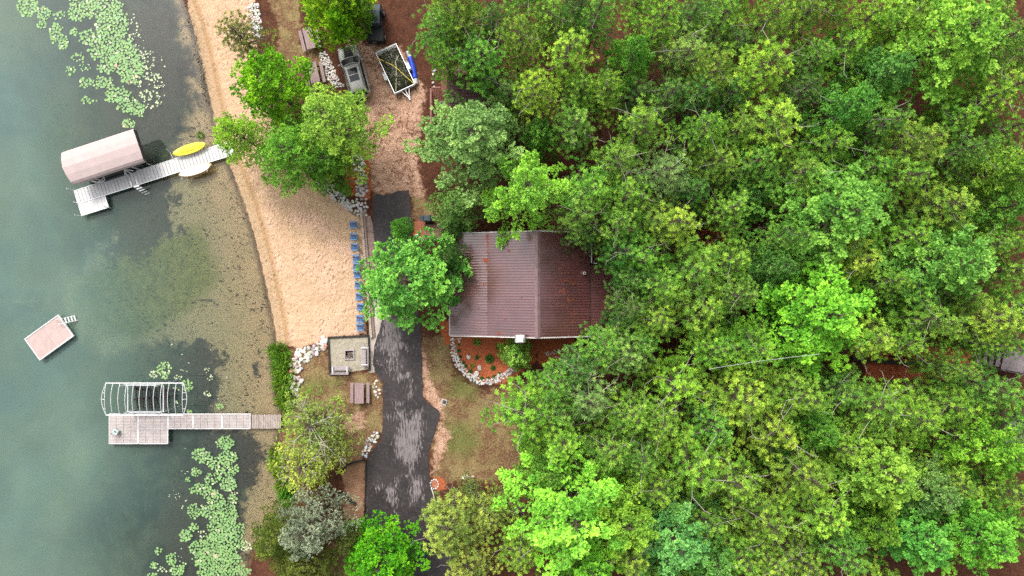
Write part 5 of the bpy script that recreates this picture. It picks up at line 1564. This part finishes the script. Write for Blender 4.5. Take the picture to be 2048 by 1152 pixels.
PINES = [
 (872, 45, 58, MID), (915, 30, 58, OLIVE), (962, 108, 62, MID), (985, 30, 50, DARK), (1040, 60, 52, OLIVE), (1072, 168, 58, YEL), (1018, 180, 48, DARK), (948, 98, 44, DARK), (884, 100, 34, OLIVE),
 (1105, 22, 52, OLIVE), (1138, 92, 62, YEL), (1200, 16, 52, MID), (1165, 168, 48, OLIVE), (1331, 28, 58, OLIVE), (1378, 102, 74, (.22, .38, .075)), (1456, 22, 58, MID), (1545, 24, 60, OLIVE),
 (1545, 118, 74, YEL), (1623, 16, 58, OLIVE), (1700, 86, 64, OLIVE), (1753, 24, 56, YEL), (1640, 105, 52, MID), (1825, 30, 52, OLIVE), (2029, 172, 64, OLIVE), (1988, 190, 58, YEL),
 (1152, 242, 64, MID), (1217, 165, 50, OLIVE), (1279, 180, 52, DARK), (1290, 242, 66, OLIVE), (1345, 180, 48, DARK), (1415, 247, 56, OLIVE), (1408, 178, 54, DARK), (1477, 176, 54, DARK), (1490, 250, 46, OLIVE),
 (1555, 236, 86, YEL), (1675, 284, 60, OLIVE), (1857, 278, 72, OLIVE), (1790, 240, 56, MID), (1925, 235, 58, OLIVE), (1336, 342, 72, (.19, .34, .08)), (1243, 314, 58, OLIVE), (1441, 322, 54, OLIVE), (1524, 314, 56, MID),
 (1612, 335, 60, OLIVE), (1753, 335, 62, MID), (1185, 378, 68, MID), (1258, 386, 58, OLIVE), (1310, 442, 66, OLIVE), (1240, 440, 58, MID), (1360, 440, 58, YEL), (1467, 414, 58, OLIVE), (1395, 375, 46, DARK),
 (1909, 408, 78, OLIVE), (1830, 350, 58, OLIVE), (1727, 522, 62, YEL), (1172, 428, 50, MID), (1252, 500, 56, DARK), (1286, 518, 58, MID), (1389, 538, 78, OLIVE), (1467, 520, 58, OLIVE), (1330, 575, 56, OLIVE),
 (1300, 560, 46, DARK), (1266, 560, 44, DARK), (1415, 620, 82, OLIVE), (1268, 615, 50, DARK), (1318, 640, 56, OLIVE), (1488, 590, 48, MID), (1218, 700, 56, MID), (1258, 712, 60, (.20, .36, .08)), (1357, 770, 76, YEL),
 (1290, 690, 48, MID), (1155, 740, 50, DARK), (1116, 772, 48, MID), (1052, 830, 78, OLIVE), (1125, 830, 56, MID), (1185, 805, 68, (.21, .37, .09)), (1269, 835, 58, OLIVE), (1222, 905, 72, MID), (1128, 890, 60, OLIVE), (1389, 948, 82, OLIVE),
 (1493, 802, 78, YEL), (1560, 862, 72, YEL), (1519, 700, 62, OLIVE), (1613, 795, 66, OLIVE), (1440, 700, 58, OLIVE), (1440, 860, 58, MID), (1330, 850, 54, OLIVE), (1764, 812, 74, OLIVE), (1836, 835, 62, OLIVE), (1700, 790, 54, MID),
 (1909, 812, 64, OLIVE), (2003, 786, 64, MID), (1753, 680, 62, YEL), (1820, 690, 50, OLIVE), (1894, 642, 60, OLIVE), (2003, 640, 66, YEL), (1945, 600, 50, OLIVE), (1840, 600, 52, MID), (1623, 960, 68, OLIVE), (1477, 968, 74, OLIVE),
 (1545, 1052, 74, OLIVE), (1665, 1040, 70, YEL), (1316, 985, 56, OLIVE), (1290, 920, 48, MID), (1493, 1130, 58, OLIVE), (1623, 1135, 56, OLIVE), (1560, 1140, 46, YEL), (1700, 1120, 52, MID), (1420, 1050, 58, OLIVE), (1930, 740, 40, MID),
 (2030, 540, 50, OLIVE), (2035, 480, 50, OLIVE), (1990, 490, 46, MID), (1830, 470, 56, OLIVE), (1795, 560, 46, OLIVE), (1600, 470, 46, MID), (2040, 990, 56, OLIVE), (1930, 975, 44, OLIVE), (2035, 250, 52, OLIVE), (1960, 290, 48, MID), (1690, 900, 48, OLIVE),
 (1040, 1120, 50, OLIVE), (1262, 1132, 56, OLIVE), (1390, 20, 50, DARK), (1440, 128, 50, OLIVE), (1480, 80, 50, DARK), (1165, -10, 50, DARK), (1620, 170, 50, DARK), (1810, 95, 46, OLIVE), (1988, 690, 40, OLIVE), (2040, 700, 40, MID), (1172, 462, 42, DARK), (1990, 18, 60, OLIVE), (2040, 60, 60, MID), (2090, 80, 70, OLIVE), (2100, 330, 70, MID), (2100, 620, 70, OLIVE), (2100, 850, 70, MID), (2100, 1090, 70, OLIVE), (1300, -50, 66, OLIVE), (1500, -60, 66, MID), (1700, -55, 66, OLIVE), (1060, -50, 60, MID), (900, -45, 60, OLIVE), (1900, -70, 70, OLIVE), (1600, 1215, 66, OLIVE), (1350, 1210, 66, MID), (1800, 1210, 66, OLIVE), (1150, 1215, 66, OLIVE)]
used_rank = {}
def tint_word(c): return {YEL: 'yellowish', OLIVE: 'olive', MID: 'mid-green', DARK: 'dark green'}.get(c, 'fresh green')
rows = []
for px, py, r, c in PINES:
    n_, lx, ly = min(LANDMARK, key=lambda q: math.hypot(q[1] - px, q[2] - py))
    k = round(math.atan2(-(py - ly), px - lx) / (math.pi / 4)) % 8
    rows.append((math.hypot(px - lx, py - ly), px, py, r, c, n_, k))
for dist_, px, py, r, c, n_, k in sorted(rows):
    key = (n_, k, tint_word(c)); i = used_rank.get(key, 0); used_rank[key] = i + 1
    lab = f'{tint_word(c)} pine, {ORD[i]}nearest such {DIRW[k]} {n_}'
    h = random.uniform(10.5, 14.0) * (.86 if c == DARK else 1.0)
    plant_tree('pine', px, py, r * 1.22, h, c, lab, 'pine_tree', 'tree', 'red pines of the wood behind the house', zf=.86)
plant_tree('sparse', 1440, 470, 36, 7, (.30, .085, .035), 'rust-brown dead pine among the green pines', 'pine_tree', zf=.85)

# ------------------------------------------------------------------ shrubs, ferns, reeds
def make_clump(seed, n, L, w, R_, up=(.35, .9), m='leaf'):
    global rng
    rng = np.random.default_rng(seed); fb = FB()
    ph = rng.uniform(0, 6.283, n); rr = R_ * np.sqrt(rng.uniform(0, 1, n)) * .7
    pos = np.stack([np.cos(ph) * rr, np.sin(ph) * rr, np.zeros(n)], 1)
    d = unit(np.stack([np.cos(ph) * rng.uniform(.2, 1, n), np.sin(ph) * rng.uniform(.2, 1, n), rng.uniform(*up, n)], 1))
    blades(fb, pos, d, L * rng.uniform(.5, 1.1, n), np.full(n, w), rng.uniform(0, 1, n), .4)
    return fb.mesh('clump', M[m])
def make_bush(seed, n, R_, leaf=(.12, .08), hz=.8):
    global rng
    rng = np.random.default_rng(seed); fb = FB()
    d = unit(rng.normal(size=(n, 3))); d[:, 2] = np.abs(d[:, 2])
    pos = d * R_ * rng.uniform(.55, 1, (n, 1)); pos[:, 2] *= hz
    tufts(fb, pos, d + np.array([0, 0, .5]), 6, leaf[0], leaf[1], (.3, 1.3))
    return fb.mesh('bush_leaves', M['leaf'])
CL = {'reed': [make_clump(201 + i, 190, .95, .085, .8, (.3, 1.3)) for i in range(3)], 'fern': [make_clump(211 + i, 46, .45, .11, .12, (.15, .7)) for i in range(3)],
      'bush': [make_bush(221 + i, 110, .32) for i in range(3)]}
def plant(kind, px, py, s, c, label, name, cat, group=None, z=None, sz=None):
    me = CL[kind][random.randrange(len(CL[kind]))]
    x, y = W(px, py, 0.2)
    o = bpy.data.objects.new(name, me); col.objects.link(o)
    o.location = (x, y, max(ground_z(x, y), WATER - .05) if z is None else z); o.rotation_euler = (0, 0, random.uniform(0, 6.28)); o.scale = (s, s, sz or s)
    o.color = (*[v * random.uniform(.88, 1.12) for v in c], 1)
    return tag(o, label, cat, group)
RE = [(560, 702), (553, 716), (566, 722), (556, 735), (570, 742), (560, 752), (572, 762), (560, 770), (568, 782), (575, 795), (562, 800), (572, 812), (545, 702)]
for i, (px, py) in enumerate(RE):
    plant('reed', px, py, random.uniform(.75, 1.05), (.20, .36, .04), 'bright green reed clump in the strip between lake and white stones above the ramp', 'reed_clump', 'reeds', 'reeds above the wooden ramp')
RE2 = [(548, 905), (556, 922), (548, 935), (558, 950), (566, 968), (572, 985), (562, 975), (570, 1000), (548, 918)]
for i, (px, py) in enumerate(RE2):
    plant('reed', px, py, random.uniform(.7, .95), (.26, .38, .05) if i < 5 else (.12, .36, .03), 'yellow-green reed clump at the water below the wooden ramp' if i < 5 else 'vivid green reed clump at the water above the silvery tree', 'reed_clump', 'reeds', 'reeds below the wooden ramp' if i < 5 else 'reeds by the silvery tree')
plant('reed', 396, 268, .42, (.22, .40, .06), 'small green sprig standing in the shallows above the yellow kayak', 'water_plant', 'plant')
GP = [(954, 685, 'fern', 1.0, 'pale green fern alone near the house edge of the garden bed'), (954, 715, 'bush', .62, 'small green bush between the white boulder and the dark round bush'), (979, 718, 'bush', 1.15, 'largest round bush in the garden bed with dark mulch around it'),
      (986, 736, 'bush', .7, 'green bush just below the largest round garden bush'), (945, 732, 'fern', .7, 'tiny pale fern above the flat pale boulder'), (918, 689, 'bush', .42, 'topmost low plant inside the curved stone edging'),
      (918, 702, 'bush', .5, 'second low plant down the inside of the curved stone edging'), (919, 714, 'bush', .55, 'third low plant down the inside of the curved stone edging'), (925, 725, 'bush', .55, 'fourth low plant along the curved stone edging'), (931, 733, 'bush', .55, 'fifth low plant along the curved stone edging'),
      (941, 743, 'bush', .6, 'sixth low plant along the curved stone edging'), (964, 757, 'bush', .55, 'low plant at the bottom of the curved stone edging'), (976, 757, 'bush', .5, 'low plant just past the bottom of the curved edging'), (988, 754, 'bush', .55, 'low plant on the forest side of the curved edging'),
      (998, 748, 'bush', .5, 'low plant where the curved edging turns up to the pines'), (997, 695, 'fern', .9, 'yellow-green fern under the small garden tree'), (1040, 725, 'bush', 1.6, 'broad dark bush below the small garden tree'),
      (697, 377, 'fern', .9, 'lone green plant in the mulch triangle of the white stones'), (877, 154, 'fern', .8, 'upright green plant beside the cabin deck step'), (1186, 693, 'bush', 1.4, 'dark bush between the house corner and the pines')]
for px, py, kd, s, lab in GP:
    plant(kd, px, py, s, (.17, .34, .05) if kd == 'fern' else (.10, .22, .05), lab, 'garden_plant' if kd == 'bush' else 'fern', 'plant')

# ------------------------------------------------------------------ stones
def make_rock(seed):
    q = MB(); rs = random.Random(seed)
    n, m_ = 9, 5; rings = []
    for i in range(1, m_):
        th = math.pi * i / m_
        rings.append([])
        for k in range(n):
            ph = 2 * math.pi * k / n
            d = Vector((math.sin(th) * math.cos(ph), math.sin(th) * math.sin(ph), math.cos(th)))
            r = 1 + .34 * mnoise.noise((d.x * 1.4 + seed * 7, d.y * 1.4, d.z * 1.4)) + rs.uniform(-.06, .06)
            rings[-1].append((d.x * r, d.y * r * .82, d.z * r * .62))
    q.loft(rings[::-1])
    return q
ROCKS = []
def rock_mat():
    m, t, p = new_mat('border_stone')
    oi = t.node('ShaderNodeObjectInfo'); v = t.coord()
    n = t.noise(v, 2.0, 4, .65)
    h = t.node('ShaderNodeHueSaturation'); t.l.new(oi.outputs['Color'], h.inputs['Color'])
    t.put(h.inputs['Value'], t.ramp(n, .25, .75, .72, 1.18)); t.l.new(h.outputs[0], p.inputs['Base Color'])
    p.inputs['Roughness'].default_value = .85; t.l.new(t.bump(n, .3, .03), p.inputs['Normal'])
    return m
M['rock'] = rock_mat()
RM = [make_rock(i) for i in range(7)]
RMESH = []
for i, q in enumerate(RM):
    me = q.mesh('stone'); me.materials.append(M['rock']); RMESH.append(me)
STONE_C = [(.57, .54, .50), (.48, .43, .38), (.62, .60, .58), (.31, .28, .25), (.47, .40, .32), (.38, .36, .35), (.46, .24, .17)]
def scatter(poly, gap, rmin, rmax, seed):
    rs = random.Random(seed); pw = px_poly(poly); arr = np.array(pw); lo, hi = arr.min(0), arr.max(0)
    out = []; tries = int((hi[0] - lo[0]) * (hi[1] - lo[1]) / (rmin * rmin) * 1.2)
    c = np.stack([[rs.uniform(lo[0], hi[0]), rs.uniform(lo[1], hi[1])] for _ in range(tries)])
    c = c[poly_sd(c, pw) > 0]
    for x, y in c:
        r = rs.uniform(rmin, rmax)
        if all((x - a) ** 2 + (y - b) ** 2 > ((r + q) * gap) ** 2 for a, b, q in out): out.append((x, y, r))
    return out
STONES = []
for poly, gap, r0, r1, sd_, lab, grp in (
    ([(612, 330), (640, 375), (668, 398), (700, 424), (722, 436), (734, 430), (735, 400), (732, 350), (724, 308), (704, 308), (712, 350), (716, 398), (700, 402), (672, 380), (652, 352), (632, 330)], .66, .12, .22, 1, 'rounded white stone in the forked stone border beside the sand beach', 'stones of the forked white border'),
    ([(580, 735), (592, 700), (628, 690), (648, 676), (656, 682), (648, 700), (622, 718), (604, 728), (604, 760), (596, 795), (582, 790)], .66, .14, .27, 2, 'big pale stone in the border between the reeds and the fire pit grass', 'stones beside the reeds'),
    ([(902, 678), (908, 674), (914, 702), (924, 726), (940, 746), (960, 758), (985, 757), (1010, 744), (1030, 728), (1036, 736), (1012, 756), (988, 768), (962, 771), (936, 758), (914, 736), (903, 708)], .62, .09, .18, 3, 'pale stone in the curved edging of the garden bed', 'stones of the curved garden edging'),
    ([(724, 905), (736, 880), (748, 862), (758, 866), (752, 884), (738, 902), (730, 918)], .72, .11, .22, 4, 'white stone tumbled along the lower driveway edge above the dark edging', 'stones at the lower driveway edge'),
    ([(640, 108), (652, 104), (664, 128), (678, 160), (690, 172), (674, 178), (656, 158), (644, 134)], .64, .08, .15, 5, 'small pale stone in the gravel strip beside the grey car', 'stones of the strip by the grey car'),
    ([(500, 10), (516, 8), (524, 50), (522, 76), (506, 74), (500, 40)], .66, .10, .18, 6, 'white stone in the strip between the thin pine and the yellow-green tree', 'stones of the upper strip'),
    ([(1090, 706), (1140, 692), (1142, 698), (1094, 712)], .9, .08, .13, 7, 'small pale stone in the thin line below the house', 'stones of the line below the house'),
    ([(866, 140), (874, 138), (872, 175), (866, 175)], 1.1, .10, .16, 8, 'pale stone edging the bed beside the cabin deck', 'stones beside the deck'),
    ([(832, 470), (848, 470), (848, 480), (834, 480)], .9, .12, .2, 9, 'white stone at the corner of the brick-red bed by the grill', 'stones by the grill'),
    ([(915, 675), (921, 674), (922, 690), (917, 690)], 1.0, .08, .13, 10, 'pale stone in the short row inside the garden bed near the house', 'stones of the short garden row'),
    ([(925, 950), (945, 948), (948, 956), (926, 958)], 1.0, .12, .2, 11, 'whitish stone above the little bristly pine', 'stones by the little pine'),
    ([(745, 765), (755, 760), (762, 790), (750, 800)], 1.1, .10, .17, 12, 'pale stone scattered between picnic table and driveway', 'stones by the lower picnic table')):
    for x, y, r in scatter(poly, gap, r0, r1, sd_): STONES.append((r, x, y, lab, grp))
STONES.sort(reverse=True)
rs = random.Random(5)
rest = MB()
for i, (r, x, y, lab, grp) in enumerate(STONES):
    cidx = rs.choice((0, 0, 0, 1, 2, 2, 2, 3, 4, 5)); 
    if 'reeds' in lab and i == 3: cidx = 6
    if i < 292:
        o = bpy.data.objects.new('stone', RMESH[rs.randrange(7)]); col.objects.link(o)
        o.location = (x, y, ground_z(x, y) + r * .28); o.rotation_euler = (rs.uniform(-.2, .2), rs.uniform(-.2, .2), rs.uniform(0, 6.28)); o.scale = (r * rs.uniform(.95, 1.2), r, r)
        o.color = (*[v * rs.uniform(.85, 1.1) for v in STONE_C[cidx]], 1)
        tag(o, lab, 'stone', grp)
    else:
        q = RM[rs.randrange(7)]; a = rs.uniform(0, 6.28); ca, sa = math.cos(a), math.sin(a); gz = ground_z(x, y)
        rest.add([(x + (vx * ca - vy * sa) * r, y + (vx * sa + vy * ca) * r, gz + r * .28 + vz * r) for vx, vy, vz in q.v], q.f)
if rest.v:
    o = rest.build('small_stones', M['rock']); o.color = (.58, .55, .51, 1); tag(o, kind='stuff')
for px, py, r, c, lab in ((937, 714, .26, 0, 'rounded white boulder on the red mulch near the garden edging'), (958.5, 736, .27, 1, 'flat pale boulder below the small garden bush'), (952.5, 749, .34, 2, 'long grey-white boulder at the foot of the garden bed'),
                          (650, 693, .30, 6, 'single red boulder at the corner of the fire pit patio'), (648, 683, .32, 2, 'white boulder above the red boulder by the fire pit patio'), (594, 708, .30, 2, 'white boulder at the top of the reeds border')):
    x, y = W(px, py, .1); o = bpy.data.objects.new('boulder', RMESH[rs.randrange(7)]); col.objects.link(o)
    o.location = (x, y, ground_z(x, y) + .08); o.scale = (r, r * .9, r * .8); o.rotation_euler.z = rs.uniform(0, 6.28); o.color = (*STONE_C[c], 1); tag(o, lab, 'boulder')

# ------------------------------------------------------------------ lily pads
def pad_mesh(seed):
    q = MB(); rs = random.Random(seed); n = 16; pts = [(0, 0, 0)]
    for k in range(n + 1):
        a = .14 + (6.283 - .28) * k / n; r = 1 + rs.uniform(-.04, .04)
        pts.append((r * math.cos(a), r * math.sin(a), .05 + rs.uniform(-.01, .03)))
    lo = [(x, y, z - .06) for x, y, z in pts]
    m_ = len(pts); q.add(pts + lo, [(0, k, k + 1) for k in range(1, n + 1)] + [(k, m_ + k, m_ + k + 1, k + 1) for k in range(1, n + 1)])
    return q
PM = [pad_mesh(i) for i in range(4)]; PMESH = []
for q in PM:
    me = q.mesh('lily_pad'); me.materials.append(M['pad']); PMESH.append(me)
GREENP = (.205, .36, .125); PALEP = (.40, .47, .27); PINKP = (.52, .40, .26)
LILY = [  # cx, cy, rx, ry, rot, count, rmin, rmax, palette
 (55, 12, 20, 20, 0, 60, 3.2, 4.6, 0), (88, 26, 14, 13, 0, 32, 2.6, 4.2, 0), (84, 50, 10, 8, 0, 12, 2.6, 3.6, 0), (120, 30, 14, 8, -20, 8, 2.6, 4, 0), (112, 66, 12, 18, 15, 34, 2.8, 4, 0), (126, 84, 10, 14, 10, 20, 2.6, 4, 0), (148, 64, 9, 7, 0, 10, 2.5, 4, 0),
 (155, 25, 18, 16, 0, 40, 3, 4.4, 0), (190, 12, 50, 22, 0, 120, 3, 4.6, 0), (225, 50, 30, 36, 0, 130, 3, 4.6, 0), (205, 95, 26, 24, 0, 70, 3, 4.4, 0), (175, 75, 16, 14, 0, 26, 2.8, 4.2, 0), (245, 110, 26, 30, 0, 110, 3, 4.4, 0), (262, 140, 24, 26, 0, 90, 2.8, 4.2, 0),
 (212, 135, 18, 12, 0, 26, 2.8, 4.2, 0), (290, 120, 22, 20, 0, 40, 1.8, 3.2, 1), (300, 165, 26, 20, 0, 46, 2, 3.4, 1), (235, 190, 26, 16, 0, 44, 2.8, 4.2, 0), (262, 212, 28, 16, 15, 44, 2.6, 4, 0), (300, 200, 24, 18, 0, 44, 2, 3.4, 1), (205, 165, 22, 12, 0, 28, 2.6, 4, 0), (172, 165, 14, 10, 0, 14, 2.6, 3.8, 0),
 (155, 115, 12, 10, 0, 10, 2.2, 3.4, 0), (142, 140, 10, 8, 0, 9, 2.4, 3.8, 0), (178, 200, 16, 8, 0, 10, 2.4, 3.6, 0), (272, 70, 14, 44, -8, 40, 1.4, 2.6, 1), (278, 222, 12, 10, 0, 12, 2.4, 3.4, 0), (258, 247, 13, 9, 0, 26, 2.4, 3.4, 0), (325, 190, 12, 22, 0, 12, 1.2, 2.2, 1), (315, 135, 18, 30, 0, 14, 1.1, 2, 1), (170, 132, 10, 12, 0, 10, 2, 3, 0),
 (328, 738, 13, 14, 0, 26, 2.2, 3.2, 0), (308, 747, 10, 8, 0, 16, 2, 3, 1), (330, 752, 6, 6, 0, 8, 2.2, 3.2, 0), (355, 755, 9, 5, 0, 10, 1.6, 2.6, 1), (375, 770, 10, 12, 0, 22, 2, 3, 0), (352, 780, 6, 5, 0, 7, 1.8, 2.6, 1), (415, 738, 7, 8, 0, 9, 1.5, 2.4, 1), (422, 756, 8, 6, 0, 9, 1.5, 2.4, 1), (415, 787, 8, 7, 0, 12, 1.8, 2.6, 1), (440, 813, 7, 6, 0, 10, 2, 2.8, 0), (378, 823, 6, 4, 0, 7, 1.8, 2.6, 0), (368, 742, 10, 6, 0, 7, 1, 1.8, 1), (343, 690, 3, 2.5, 0, 3, 1.5, 2, 1), (355, 803, 5, 5, 0, 5, 1.8, 2.4, 1),
 (450, 885, 18, 12, -15, 40, 2.6, 3.8, 0), (455, 915, 18, 14, 0, 46, 2.4, 3.6, 0), (460, 940, 16, 14, 0, 30, 2.4, 3.6, 0), (402, 910, 17, 14, 20, 44, 2.6, 3.8, 0), (430, 926, 14, 14, 0, 26, 2.4, 3.6, 0), (436, 950, 8, 12, 0, 10, 2.4, 3.4, 0), (392, 944, 9, 9, 0, 17, 2.4, 3.4, 0), (376, 960, 6, 5, 0, 7, 2, 3, 0), (370, 945, 8, 6, 0, 7, 1.3, 2.2, 1),
 (420, 962, 10, 14, 0, 18, 2.4, 3.4, 0), (458, 968, 17, 13, -15, 40, 2.4, 3.6, 0), (400, 978, 18, 10, 0, 34, 2.6, 3.8, 0), (428, 995, 26, 14, 35, 64, 2.6, 3.8, 0), (465, 1000, 9, 14, 0, 16, 2.2, 3.2, 0), (470, 985, 10, 6, 0, 8, 1.6, 2.4, 1), (430, 1025, 28, 16, 15, 80, 2.8, 4, 0), (445, 1052, 26, 20, 0, 100, 2.8, 4, 0), (462, 1030, 12, 22, 0, 40, 2.4, 3.6, 0), (480, 1060, 10, 16, 0, 22, 2, 3, 0),
 (388, 1022, 13, 14, 0, 26, 2.2, 3.4, 0), (372, 1072, 12, 11, 15, 20, 2.8, 4, 0), (388, 1055, 10, 7, 0, 11, 2.8, 4, 0), (405, 1068, 10, 10, 0, 12, 1.6, 2.8, 1), (363, 1015, 5, 5, 0, 4, 1.6, 2.4, 1), (445, 1085, 40, 20, 0, 140, 2.8, 4.2, 0), (435, 1115, 46, 22, 0, 190, 2.8, 4.2, 0), (450, 1145, 48, 18, 0, 170, 2.8, 4.2, 0), (490, 1092, 14, 10, 0, 30, 2, 3, 1), (400, 1095, 20, 14, 0, 34, 2.6, 4, 0),
 (317, 1102, 8, 9, 0, 6, 2.6, 3.6, 0), (343, 1118, 10, 12, 0, 16, 2.6, 3.8, 0), (308, 1130, 8, 7, 0, 12, 2.4, 3.4, 0), (325, 1140, 10, 8, 0, 10, 1.8, 3, 1), (355, 1140, 12, 10, 0, 22, 2.8, 3.8, 0), (368, 1130, 5, 6, 0, 3, 3.2, 4, 0), (305, 1150, 9, 5, 0, 12, 2.4, 3.4, 0), (360, 1110, 12, 14, 0, 8, 1.6, 2.6, 1), (350, 990, 12, 10, 0, 14, .9, 1.5, 1), (340, 1190, 120, 24, 0, 160, 2.8, 4, 0), (140, -25, 100, 18, 0, 150, 3, 4.4, 0),
 (430, 1128, 30, 24, 0, 60, 2.8, 4, 0)]
PADS = []
rs = random.Random(9); gridp = {}
for cx, cy, rx, ry, ro, n, r0, r1, pal in LILY:
    c_, s_ = math.cos(R(ro)), math.sin(R(ro)); n = int(n * (1.25 if pal == 0 else .7))
    for k in range(n):
        for tries in range(10):
            a, q = rs.uniform(0, 6.283), math.sqrt(rs.random()) * (1.0 if rs.random() < .85 else 1.15)
            u, w = math.cos(a) * rx * q, math.sin(a) * ry * q
            px, py = cx + u * c_ - w * s_, cy + u * s_ + w * c_; r = rs.uniform(r0, r1) * rs.choice((.55, .7, .8, .88))
            g = (int(px // 8), int(py // 8))
            if all((px - a_) ** 2 + (py - b_) ** 2 > ((r + q_) * .80) ** 2 for i_ in (-1, 0, 1) for j_ in (-1, 0, 1) for a_, b_, q_ in gridp.get((g[0] + i_, g[1] + j_), ())):
                gridp.setdefault(g, []).append((px, py, r)); PADS.append((r, px, py, pal)); break
PADS.sort(key=lambda p: (-(p[0] if 0 < p[1] < 600 and -2 < p[2] < 1154 else 0)))
restp = [MB(), MB()]
for i, (r, px, py, pal) in enumerate(PADS):
    x, y = W(px, py, WATER); rw = r / S; zz = WATER + .012 + .03 * rs.random()
    u = rs.random()
    c = GREENP if pal == 0 and u < .93 else PALEP if u < .8 or pal == 0 and u < .98 else PINKP
    if i < 290:
        o = bpy.data.objects.new('lily_pad', PMESH[i % 4]); col.objects.link(o)
        o.location = (x, y, zz); o.scale = (rw, rw, rw * .8); o.rotation_euler = (rs.uniform(-.05, .05), rs.uniform(-.05, .05), rs.uniform(0, 6.28)); o.color = (*[v * rs.uniform(.9, 1.1) for v in c], 1)
        if py < 400: tag(o, 'round pale green lily pad in the drift above the mauve boat canopy', 'lily pad', 'lily pads above the mauve canopy')
        elif py < 840: tag(o, 'round green lily pad floating by the bare lift frame', 'lily pad', 'lily pads by the bare lift')
        else: tag(o, 'round pale green lily pad in the drift below the tan dock', 'lily pad', 'lily pads below the tan dock')
    else:
        q = PM[i % 4]; a = rs.uniform(0, 6.28); ca, sa = math.cos(a), math.sin(a)
        b = restp[0 if c is GREENP else 1]; b.tone = rs.uniform(.3, .7)
        b.add([(x + (vx * ca - vy * sa) * rw, y + (vx * sa + vy * ca) * rw, zz + vz * rw) for vx, vy, vz in q.v], q.f)
for b, c in zip(restp, (GREENP, PALEP)):
    o = b.build('lily_pads', M['pad']); o.color = (*c, 1); tag(o, kind='stuff')

# ------------------------------------------------------------------ grass, litter and floating bits
def scatter_blades(name, poly, n, L, w, color, up, seed, zoff=.0, wmin=None, water=False, paved=False):
    global rng
    rng = np.random.default_rng(seed); fb = FB(); pts = []
    for q in poly:
        pw = px_poly(q); arr = np.array(pw); lo, hi = arr.min(0), arr.max(0)
        area = abs(sum(pw[i][0] * pw[(i + 1) % len(pw)][1] - pw[(i + 1) % len(pw)][0] * pw[i][1] for i in range(len(pw)))) / 2
        box = (hi[0] - lo[0]) * (hi[1] - lo[1]); c = rng.uniform(lo, hi, (int(n * box), 2))
        pts.append(c[poly_sd(c, pw) > .05])
    P_ = np.concatenate(pts)
    if not paved: P_ = P_[poly_sd(P_, px_poly(DRIVE)) < -.08]
    k = len(P_)
    nz = np.array([mnoise.noise((x * .8, y * .8, seed)) for x, y in P_])
    keep = rng.uniform(-.6, .5, k) < nz; P_ = P_[keep]; k = len(P_)
    z = np.full(k, WATER + .006) if water else np.maximum(height(poly_sd(P_, LANDW)), -.05) + zoff
    ph = rng.uniform(0, 6.283, k); d = unit(np.stack([np.cos(ph), np.sin(ph), rng.uniform(*up, k)], 1))
    blades(fb, np.column_stack([P_, z]), d, L * rng.uniform(.5, 1.3, k), np.full(k, w), rng.uniform(0, 1, k), .5)
    o = bpy.data.objects.new(name, fb.mesh(name, M['leaf'])); col.objects.link(o); o.color = (*color, 1); tag(o, kind='stuff')
scatter_blades('dry_grass', ZONES['grass'][:2] + ZONES['grass'][4:], 26, .17, .035, (.34, .25, .12), (.1, .9), 1)
scatter_blades('green_grass', ZONES['grass'][:2] + ZONES['green'], 12, .15, .035, (.17, .22, .05), (.3, 1.2), 2)
scatter_blades('needle_litter', [[(860, 930), (1060, 900), (1060, 1010), (980, 1010), (880, 985)], [(640, 60), (700, 60), (720, 190), (650, 190)], [(1060, 675), (1300, 680), (1300, 800), (1100, 800)], [(1700, 690), (1960, 700), (1960, 760), (1700, 760)]], 20, .14, .05, (.30, .13, .06), (-.02, .2), 3, .012)
scatter_blades('leaf_litter', [[(500, 0), (560, 0), (600, 120), (540, 110)], ZONES['dirt'][0], ZONES['dirt'][1]], 7, .11, .06, (.16, .085, .05), (-.02, .25), 4, .012)
scatter_blades('floating_leaf', [[(250, 20), (340, 20), (370, 200), (300, 260), (250, 200)], [(290, 680), (460, 700), (470, 820), (330, 740)], [(330, 890), (500, 870), (480, 1100), (340, 1000)]], .55, .2, .14, (.6, .6, .5), (-.01, .02), 5, 0, water=True)

SH = [p for p in SHORE if 0 <= p[1] <= 700]
scatter_blades('shore_wrack', [SH + [(x + 9, y) for x, y in SH[::-1]], [(525, 560), (536, 560), (545, 640), (538, 640)]], 4, .16, .05, (.10, .07, .045), (-.02, .2), 6, .012)
scatter_blades('shore_wrack', [[(378, 20), (392, 60), (402, 110), (414, 170), (422, 212), (410, 212), (398, 160), (386, 100), (370, 40)]], 90, .2, .07, (.085, .075, .07), (-.02, .2), 7, .012)
scatter_blades('beach_litter', [ZONES['sand'][0]], 1.3, .09, .05, (.16, .09, .05), (-.02, .15), 8, .012)

scatter_blades('driveway_litter', [DRIVE], 1.6, .10, .055, (.17, .10, .06), (-.02, .15), 10, .05, paved=True)
